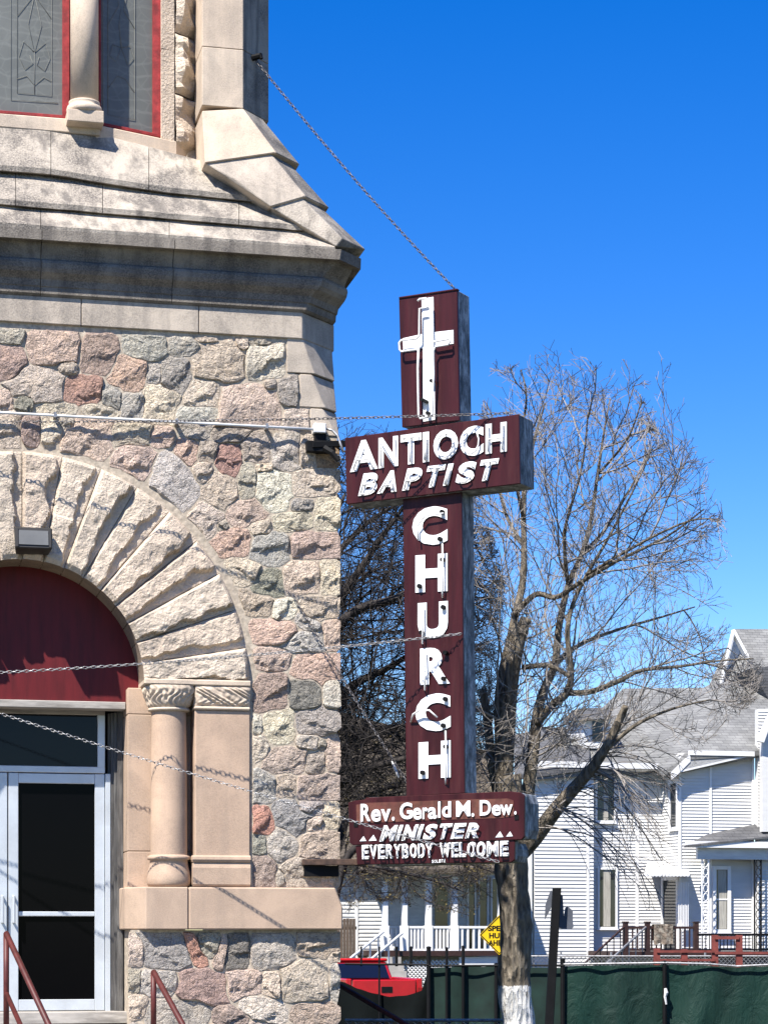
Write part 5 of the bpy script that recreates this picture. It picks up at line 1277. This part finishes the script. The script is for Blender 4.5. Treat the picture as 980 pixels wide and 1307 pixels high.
# ------------------------------------------------------------------ trees
def m_bark(name, c0, c1, white_z=None):
    m, t, b = mat_base(name); n = tex(t, 5, 6, .7, stretch=(3.5, 3.5, .7), dist=.6); v = tex(t, 9, 4, .6, stretch=(2.2,2.2,.55), kind='ShaderNodeTexVoronoi')
    c = ramp(t, n.outputs[0], [(.32, c0), (.66, c1)]); c = mix(t, c, ramp(t, v.outputs['Distance'], [(.1, (.45,.45,.45)), (.45, (1.15,1.15,1.15))]), .8, 'MULTIPLY')
    if white_z is not None:
        co = t.nodes.new('ShaderNodeTexCoord'); sp = t.nodes.new('ShaderNodeSeparateXYZ'); t.links.new(co.outputs['Object'], sp.inputs[0])
        a = N(t, 'ShaderNodeMath', operation='MULTIPLY_ADD'); t.links.new(n.outputs[0], a.inputs[0]); a.inputs[1].default_value = .12; t.links.new(sp.outputs['Z'], a.inputs[2])
        st = N(t, 'ShaderNodeMath', operation='LESS_THAN'); t.links.new(a.outputs[0], st.inputs[0]); st.inputs[1].default_value = white_z + .06
        flake = ramp(t, n.outputs[0], [(.36, (0,0,0)), (.42, (1,1,1))]); c = mix(t, c, (.72,.71,.68), mix(t, (0,0,0), flake, st.outputs[0]))
    t.links.new(c, b.inputs['Base Color'])
    h = N(t, 'ShaderNodeMath', operation='ADD'); t.links.new(n.outputs[0], h.inputs[0]); t.links.new(v.outputs['Distance'], h.inputs[1]); bump(t, b, h.outputs[0], 1.0, .10)
    return m
YT = 23.5
M['bark'] = m_bark('grey_brown_bark', (.07,.058,.044), (.27,.23,.175), atY(657, 1259, YT).z)
M['twig'] = m_plain('grey_brown_twigs', (0.26, 0.235, 0.21), .8, .3, 6)
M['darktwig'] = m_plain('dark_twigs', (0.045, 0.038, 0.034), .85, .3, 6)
def inside(poly, x, y):
    c = False; n = len(poly)
    for i in range(n):
        (xa, ya), (xb_, yb_) = poly[i], poly[i - 1]
        if (ya > y) != (yb_ > y) and x < (xb_ - xa) * (y - ya) / (yb_ - ya) + xa: c = not c
    return c
def grow(b, p, d, L, r, lvl, rr, keep, spec):
    """one branch and, from it, its side branches; spec[lvl] = (segments, wander, lift, children, child length, child angle)"""
    seg, wander, lift, nch, cl, ca = spec[lvl]
    pts = [p.copy()]; d = d.normalized(); step = L / seg; dirs = [d.copy()]
    for k in range(seg):
        d = (d + Vector((rr.gauss(0, wander), rr.gauss(0, wander), rr.gauss(0, wander) + lift))).normalized()
        q = pts[-1] + d * step
        if not keep(q): break
        pts.append(q); dirs.append(d.copy())
    if len(pts) < 2: return
    m = len(pts) - 1; tip = max(r * .42, .0022)
    b.tube(pts, [r + (tip - r) * k / m for k in range(m + 1)], 5 if r > .02 else (4 if r > .009 else 3), False)
    if lvl + 1 < len(spec):
        for c in range(nch):
            f = (c + rr.uniform(.15, .85)) / nch
            f = .12 + .88 * f; k = min(int(f * m), m - 1); q = pts[k].lerp(pts[k + 1], f * m - k); t = dirs[k + 1]
            s = t.orthogonal().normalized(); s = Matrix.Rotation(rr.uniform(0, 6.283), 3, t) @ s
            a = R(ca) * rr.uniform(.65, 1.3); nd = t * math.cos(a) + s * math.sin(a)
            grow(b, q, nd, L * cl * rr.uniform(.55, 1.25) * (1.15 - .45 * f), max(r * .55, .0025), lvl + 1, rr, keep, spec)
def limb_pts(pp, Y): return [Vector(((x - CX) / F * Y, Y + dy, EYE + (HY - y) / F * Y)) for x, y, dy in pp]
def smooth_line(P, rad, n=6):
    Q = []; RR = []
    for k in range(len(P) - 1):
        p0, p1, p2, p3 = P[max(k-1, 0)], P[k], P[k+1], P[min(k+2, len(P)-1)]
        for j in range(n):
            t = j / n; q = 0.5 * ((2*p1) + (p2 - p0) * t + (2*p0 - 5*p1 + 4*p2 - p3) * t*t + (3*p1 - p0 - 3*p2 + p3) * t**3); Q.append(q); RR.append(rad[k] + (rad[k+1] - rad[k]) * t)
    Q.append(P[-1]); RR.append(rad[-1]); return Q, RR
def make_tree(name, label, Y, trunk, limbs, env, spec, seed, bark, twig, per_m, start_len, group='bare trees behind the sign', top=None, leaf=None, rtwig=.012, extra=None):
    rr = random.Random(seed); root = thing(name, Matrix(), label, 'tree', group)
    s_ = F / Y
    keep = lambda q: inside(env, CX + q.x * s_, HY - (q.z - EYE) * s_) and abs(q.y - Y) < 2.6
    wood = MB(); tw = MB(); P, rad = smooth_line(limb_pts(trunk[0], Y), trunk[1])
    jit = lambda q, r_: q + Vector((noise.noise(q * 2.1), noise.noise(q * 2.1 + Vector((7,0,0))), 0)) * r_ * .35
    tb_ = MB(); tb_.tube([jit(q, r_) for q, r_ in zip(P, rad)], rad, 18)
    for i, v in enumerate(tb_.v):                      # knobbly bark
        q = Vector(v); k = noise.fractal(q * 6, 1, 2, 3) * .022; c = P[min(i // 18, len(P) - 1)]; o_ = (q - c); o_.z = 0
        if o_.length > 1e-5: q += o_.normalized() * k; tb_.v[i] = tuple(q)
    to = obj('trunk', tb_, bark, root, smooth=True)
    for pp, rad in limbs:
        P, rd = smooth_line(limb_pts(pp, Y), rad, 5); Pj = [jit(q, max(r_, .03)) for q, r_ in zip(P, rd)]
        l_ = MB(); l_.tube(Pj, rd, 9); obj('limb', l_, bark, to, smooth=True)
        acc = 0
        for a, c, ra_ in zip(Pj[:-1], Pj[1:], rd[:-1]):
            t = (c - a); acc += t.length * per_m
            while acc > 0:
                acc -= 1
                if rr.random() < .12: continue
                q = a.lerp(c, rr.random()); t_ = t.normalized(); s = Matrix.Rotation(rr.uniform(0, 6.283), 3, t_) @ t_.orthogonal().normalized()
                ang = R(rr.uniform(30, 75)); d = t_ * math.cos(ang) + s * math.sin(ang)
                grow(tw, q, d, start_len * rr.uniform(.5, 1.3), min(rtwig * rr.uniform(.7, 1.4), ra_ * .7 + .004), 0, rr, keep, spec)
    if extra: extra(tw, rr, keep, Y)
    obj('crown', tw, twig, root, kind='stuff', fix=False)
    if leaf:
        lm = MB(); mat, prob, size = leaf; sel = tw.v
        for i in range(0, len(sel), 3):
            if rr.random() < prob:
                q = Vector(sel[i]) + Vector((rr.gauss(0, .03), rr.gauss(0, .03), rr.gauss(0, .03))); u = Vector((rr.gauss(0,1), rr.gauss(0,1), rr.gauss(0,1))).normalized(); v = u.orthogonal().normalized(); sz = size * rr.uniform(.5, 1.3)
                lm.add([q - u * sz, q + v * sz * .5, q + u * sz, q - v * sz * .5], [(0,1,2,3)])
        obj('buds', lm, mat, root, kind='stuff', fix=False)
    return root
ENV = [(612,520),(622,482),(650,490),(700,458),(745,500),(790,478),(836,535),(852,590),(885,625),(898,680),(906,740),(926,780),(936,828),(972,848),(950,905),(885,962),(862,1015),(850,1155),(780,1185),(690,1160),(600,1045),(560,900),(560,700),(600,560)]
limbs = [
 ([(640,1000,0),(637,914,.1),(643,854,.15),(655,803,.2),(668,745,.3),(671,690,.35),(671,630,.4),(683,560,.45),(700,500,.5)], [.062,.058,.052,.046,.038,.032,.026,.018,.008]),
 ([(645,1000,0),(647,930,0),(652,880,-.05),(658,832,-.1),(671,791,-.1)], [.085,.082,.078,.074,.060]),
 ([(636,1010,.2),(627,960,.2),(623,915,.25),(617,876,.25)], [.055,.05,.045,.04]),
 ([(672,1040,.1),(678,983,.1),(686,920,.15),(696,880,.2),(709,846,.2),(715,800,.25),(728,742,.3),(746,700,.35),(760,648,.4),(767,596,.4),(776,540,.4),(784,495,.45)], [.075,.068,.058,.046,.042,.037,.033,.028,.022,.017,.012,.006]),
 ([(686,922,.1),(705,900,0),(722,886,-.1),(727,860,-.15),(722,815,-.2),(728,780,-.2),(745,740,-.3),(775,690,-.4),(800,640,-.5),(825,585,-.5)], [.045,.042,.04,.033,.028,.023,.019,.014,.010,.006]),
 ([(722,886,-.1),(750,886,-.2),(785,874,-.3),(812,862,-.4),(860,858,-.5),(905,852,-.55),(950,850,-.6)], [.034,.030,.026,.021,.015,.010,.006]),
 ([(655,1100,0),(681,1070,-.1),(709,1034,-.25),(743,994,-.4),(763,966,-.5),(783,926,-.55),(790,909,-.6)], [.10,.09,.077,.06,.05,.042,.033]),
 ([(668,852,0),(700,853,-.2),(724,868,-.3)], [.03,.026,.02]),
 ([(657,784,.2),(683,759,.0),(708,766,-.2),(735,752,-.4),(780,728,-.6),(840,700,-.7),(885,668,-.8)], [.032,.03,.027,.023,.018,.012,.007]),
 ([(746,700,.35),(775,668,.6),(812,610,.8),(838,560,.9)], [.026,.02,.014,.007]),
 ([(671,690,.35),(650,640,.7),(636,570,.9),(626,510,1.0)], [.024,.018,.012,.007]),
 ([(709,846,.2),(745,815,.5),(800,790,.8),(860,770,1.0),(905,755,1.1)], [.028,.022,.017,.012,.007]),
 ([(763,966,-.5),(800,935,-.7),(845,915,-.8),(890,905,-.9)], [.026,.02,.013,.007]),
 ([(671,660,.3),(655,600,-.2),(668,530,-.5),(660,490,-.6)], [.022,.016,.011,.006]),
 ([(767,596,.4),(800,560,.0),(815,520,-.2)], [.016,.011,.006]),
 ([(745,740,-.3),(800,715,-.9),(860,690,-1.1),(895,690,-1.2)], [.018,.014,.010,.006]),
 ([(728,742,.3),(720,680,.0),(738,610,-.3),(745,540,-.5)], [.024,.018,.012,.007]),
]
SPEC = [(9, .10, .035, 6, .52, 40), (7, .11, .035, 5, .58, 42), (5, .10, .04, 2, .5, 40), (3, .10, .02, 0, 0, 0)]
def drooping(tw, rr, keep, Y):
    for k in range(26):                                # pendant shoots below the cut limb
        x, y = rr.choice([(709,1034),(728,1012),(743,994),(750,985),(763,966),(690,1060)]); p = limb_pts([(x + rr.uniform(-8,8), y + rr.uniform(-6,6), -.4)], Y)[0]
        grow(tw, p, Vector((rr.uniform(.1, 1.0), rr.uniform(-.6, .4), rr.uniform(-.3, .35))), rr.uniform(.8, 1.6), .009, 0, rr, keep, [(10, .07, -.10, 5, .45, 30), (5, .1, -.05, 2, .5, 35), (3, .1, 0, 0, 0, 0)])
    for k in range(34):                                # epicormic shoots in the fork
        x, y = rr.choice([(640,960),(655,900),(690,930),(668,860),(684,950),(640,1000),(676,985)]); p = limb_pts([(x, y, rr.uniform(-.2,.2))], Y)[0]
        grow(tw, p, Vector((rr.uniform(-1, 1), rr.uniform(-.8, .5), rr.uniform(-.4, .9))), rr.uniform(.5, 1.1), .007, 1, rr, keep, SPEC)
make_tree('bare_tree', 'bare grey tree with pollarded limbs and whitewashed trunk right of the sign', YT,
    ([(658,1380,0),(657.5,1300,0),(657,1230,0),(656,1160,0),(655,1100,0),(652,1050,0),(648,990,0)], [.185,.172,.166,.162,.172,.15,.13]), limbs, ENV, SPEC, 11, M['bark'], M['twig'], 3.3, 1.45, extra=drooping, rtwig=.0088)
YB = 33.5
ENV2 = [(300,560),(430,575),(520,590),(600,640),(640,760),(640,900),(600,1010),(520,1060),(300,1060)]
limbs2 = [([(375,1100,0),(400,1030,0),(433,1003,-.3),(470,985,-.5),(515,974,-.8),(560,960,-1)], [.14,.10,.075,.06,.04,.02]),
 ([(375,1100,0),(395,960,.3),(440,880,.4),(500,845,.5),(570,800,.6)], [.15,.11,.07,.045,.02]),
 ([(378,1080,0),(388,900,-.3),(425,790,-.5),(470,720,-.6),(520,650,-.7)], [.16,.12,.08,.05,.02]),
 ([(378,1080,0),(380,860,.4),(400,720,.5),(440,620,.6)], [.15,.10,.06,.02]),
 ([(380,900,0),(440,800,-.8),(520,770,-1.1),(600,700,-1.3)], [.09,.07,.045,.02]),
 ([(400,1030,.4),(450,935,.9),(530,915,1.2),(610,880,1.4)], [.09,.06,.04,.02]),
 ([(390,760,.2),(430,690,1.0),(480,640,1.2),(540,610,1.2)], [.06,.045,.03,.015])]
SPEC2 = [(9, .13, .01, 9, .55, 45), (6, .15, .0, 6, .55, 48), (4, .15, .0, 2, .5, 45), (3, .12, .0, 0, 0, 0)]
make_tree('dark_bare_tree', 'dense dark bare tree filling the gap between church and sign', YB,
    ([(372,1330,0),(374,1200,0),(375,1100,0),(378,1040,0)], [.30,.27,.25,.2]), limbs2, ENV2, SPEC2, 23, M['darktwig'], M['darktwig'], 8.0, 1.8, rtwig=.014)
YL = 49.0
ENV3 = [(380,880),(470,905),(560,930),(640,960),(650,1090),(640,1140),(600,1172),(540,1160),(470,1150),(440,1168),(380,1150)]
limbs3 = [([(418,1200,0),(440,1100,0),(480,1075,-.3),(540,1085,-.6),(600,1105,-.8),(640,1120,-.9)], [.14,.09,.07,.05,.03,.015]),
 ([(418,1200,0),(435,1060,.3),(480,1010,.4),(550,990,.5),(620,985,.5)], [.14,.09,.06,.04,.02]),
 ([(418,1180,0),(425,1020,0),(460,950,0),(520,930,.2)], [.12,.08,.05,.02]),
 ([(440,1100,0),(490,1110,-.8),(550,1125,-1.0),(590,1140,-1.1)], [.06,.045,.03,.015])]
budm = m_plain('olive_buds', (0.115, 0.085, 0.022), .7, .4, 3)
make_tree('budding_tree', 'olive budding tree with branches hanging in front of the porch house', YL,
    ([(415,1320,0),(416,1240,0),(418,1190,0),(420,1150,0)], [.2,.18,.17,.14]), limbs3, ENV3, SPEC2, 37, M['darktwig'], M['darktwig'], 3.4, 1.9, leaf=(budm, .16, .028), rtwig=.016)
#MARK
